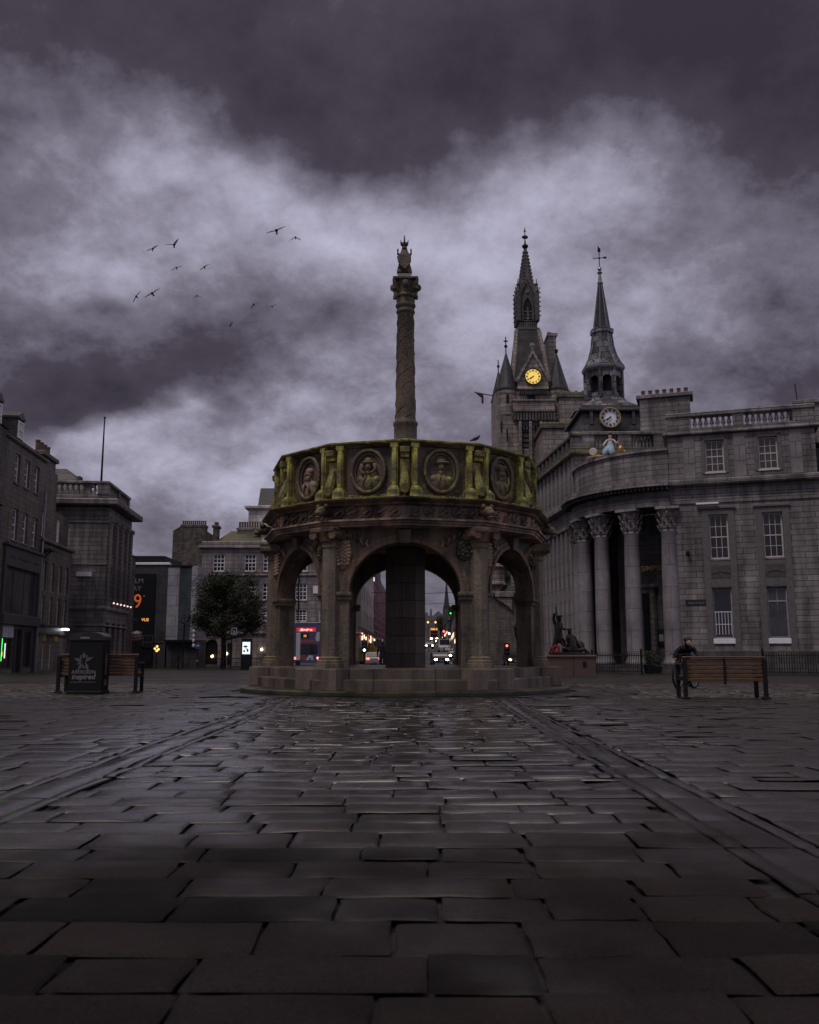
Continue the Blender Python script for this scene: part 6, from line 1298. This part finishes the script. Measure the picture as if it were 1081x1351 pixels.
skin('body', [(0, 0, .90, .15, .11), (0, 0, 1.15, .15, .10), (0, 0, 1.38, .17, .10), (0, 0, 1.48, .06), (0, -.02, 1.56, .075), (0, -.02, 1.68, .085), (0, 0, 1.76, .06), (-.2, 0, 1.36, .06), (-.26, 0, 1.08, .05), (-.24, -.08, .82, .035), (.2, 0, 1.36, .06), (.26, 0, 1.08, .05), (.24, -.06, .82, .035), (-.1, 0, .85, .10), (-.11, 0, .48, .07), (-.11, 0, .08, .05), (.1, 0, .85, .10), (.12, -.05, .48, .07), (.12, 0, .08, .05)],
  [(0,1),(1,2),(2,3),(3,4),(4,5),(5,6),(2,7),(7,8),(8,9),(2,10),(10,11),(11,12),(0,13),(13,14),(14,15),(0,16),(16,17),(17,18)], CLOTH, p2)
MB().ball((0, -.075, 1.65), .06, .05, .085, 8, 6).build('face', SKIN, p2); MB().ball((0, 0, 1.71), .095, .10, .08, 8, 6).build('hair', HAIR, p2)
dg = thing('excavator', 'yellow excavator arm raised behind the silver car', 'excavator', gp(489, 99)); YEL = plain('plant yellow', (.40,.25,.03), .5); ez = lambda py: at(489, py, 99)[1]-gz(99)
MB().box(-1.3, .6, .5, 3.5, .5, 2.0).build('body', YEL, dg); MB().tube([(-.3, .4, 1.4), (-.1, 0, ez(849)), (.25, -.2, ez(850.5)), (.45, -.3, ez(858))], [.16, .15, .14, .10], 6).build('boom', YEL, dg); MB().prism([(.3, ez(858)), (.62, ez(858)), (.6, ez(861)), (.35, ez(861))], -.6, 0).build('bucket', YEL, dg); MB().box(-1.4, .7, .3, 3.7, 0, .499).build('tracks', DARKP, dg)
# ------------------------------------------------------------------ birds
FEA = plain('black feathers', (.010,.0095,.011), .5, .4, 0, .2)
BIRDS = [ # px, py, span px, roll deg, wing up deg (left,right), heading, label
 (365, 304, 15, -24, (4, 8), 10, 'gliding black bird with long straight wings, highest of the flock'),
 (390, 313, 9, 0, (-30, -28), 0, 'small black bird with drooping wings right of the highest gliding bird'),
 (202, 328, 10, -15, (-20, 35), 30, 'black bird with its right wing raised at the upper left of the flock'),
 (230, 323, 12, -20, (15, 45), 20, 'black bird with forked tail turning, just right of the upper left bird'),
 (233, 353, 9, -5, (-25, 12), 0, 'stocky black bird with arched wings, left of the middle pair'),
 (270, 352, 9, -15, (-28, 20), 10, 'stocky black bird with arched wings, right of the middle pair'),
 (180, 391, 10, -40, (-25, 15), 0, 'black bird banking steeply at the far left of the flock'),
 (201, 387, 13, -32, (3, 5), 0, 'black bird gliding on a slant beside the far left bird'),
 (260, 390, 7, 10, (-50, -10), 0, 'tiny black bird with one wing hanging straight down'),
 (335, 401, 8, -8, (-55, 5), 0, 'small black bird with left wing down, lower right pair'),
 (359, 404, 7, -12, (-5, 15), 0, 'small blunt black bird, rightmost of the lower right pair'),
 (304, 429, 8, -15, (5, 45), 20, 'lowest black bird of the flock with one wing raised')]
for px, py, sp_, roll, (wl, wr_), hd, lab in BIRDS:
    Y = 62; X_, Z_ = at(px, py, Y); s_ = sp_/1180*72*1.05
    t_ = thing('bird', lab, 'bird', (X_, Y, Z_), 0, 'flock of flying black birds'); M0 = RY(R(-roll)*-1) @ RZ(R(hd))
    b = MB().ball((0, 0, 0), .13*s_, .24*s_, .12*s_, 8, 6, M0 @ RX(R(18))).ball((0, -.22*s_, .01*s_), .06*s_, .075*s_, .06*s_, 7, 5, M0 @ RX(R(18))).add([(-.04*s_, .15*s_, 0), (.04*s_, .15*s_, 0), (.09*s_, .40*s_, -.03*s_), (-.09*s_, .40*s_, -.03*s_)], [(0,1,2,3)], M0 @ RX(R(-12)))
    b.build('body', FEA, t_, True)
    for sd_, an in ((-1, wl), (1, wr_)):
        M = M0 @ RY(R(-an*sd_)); e_ = .42*s_
        wv = [(0, -.20, .02), (.42*sd_, -.30, .05), (1.05*sd_, .02, -.02), (.92*sd_, .20, -.02), (.5*sd_, .22, .03), (0, .26, .02)]
        wv = [(x_*s_*.5*1.6, y_*s_, z_*s_) for x_, y_, z_ in wv]; dn_ = [(x_, y_, z_-.02*s_) for x_, y_, z_ in wv]
        MB().add(wv+dn_, [(0,1,2,3,4,5), (11,10,9,8,7,6)]+[(i, (i+1) % 6+0, (i+1) % 6+6, i+6) for i in range(6)], M @ RX(R(35))).build('wing', FEA, t_)
X_, Z_ = at(628, 580, 19.0)
t_ = thing('bird', 'small dark pigeon perched on the parapet rim of the market cross', 'bird', (X_, 19.02, 5.375), R(90))
skin('body', [(0, .13, .05, .012), (0, .07, .075, .028), (0, 0, .10, .042), (0, -.05, .125, .036), (0, -.075, .16, .02), (0, -.09, .178, .019)], [(0,1),(1,2),(2,3),(3,4),(4,5)], FEA, t_, 2)
for x_ in (-.015, .015): MB().tube([(x_, 0, 0), (x_, 0, .07)], .004, 4).build('leg', GREYT, t_)
MB().taper((0, -.115), .008, .03, .004, .01, .170, .182).build('beak', GREYT, t_)
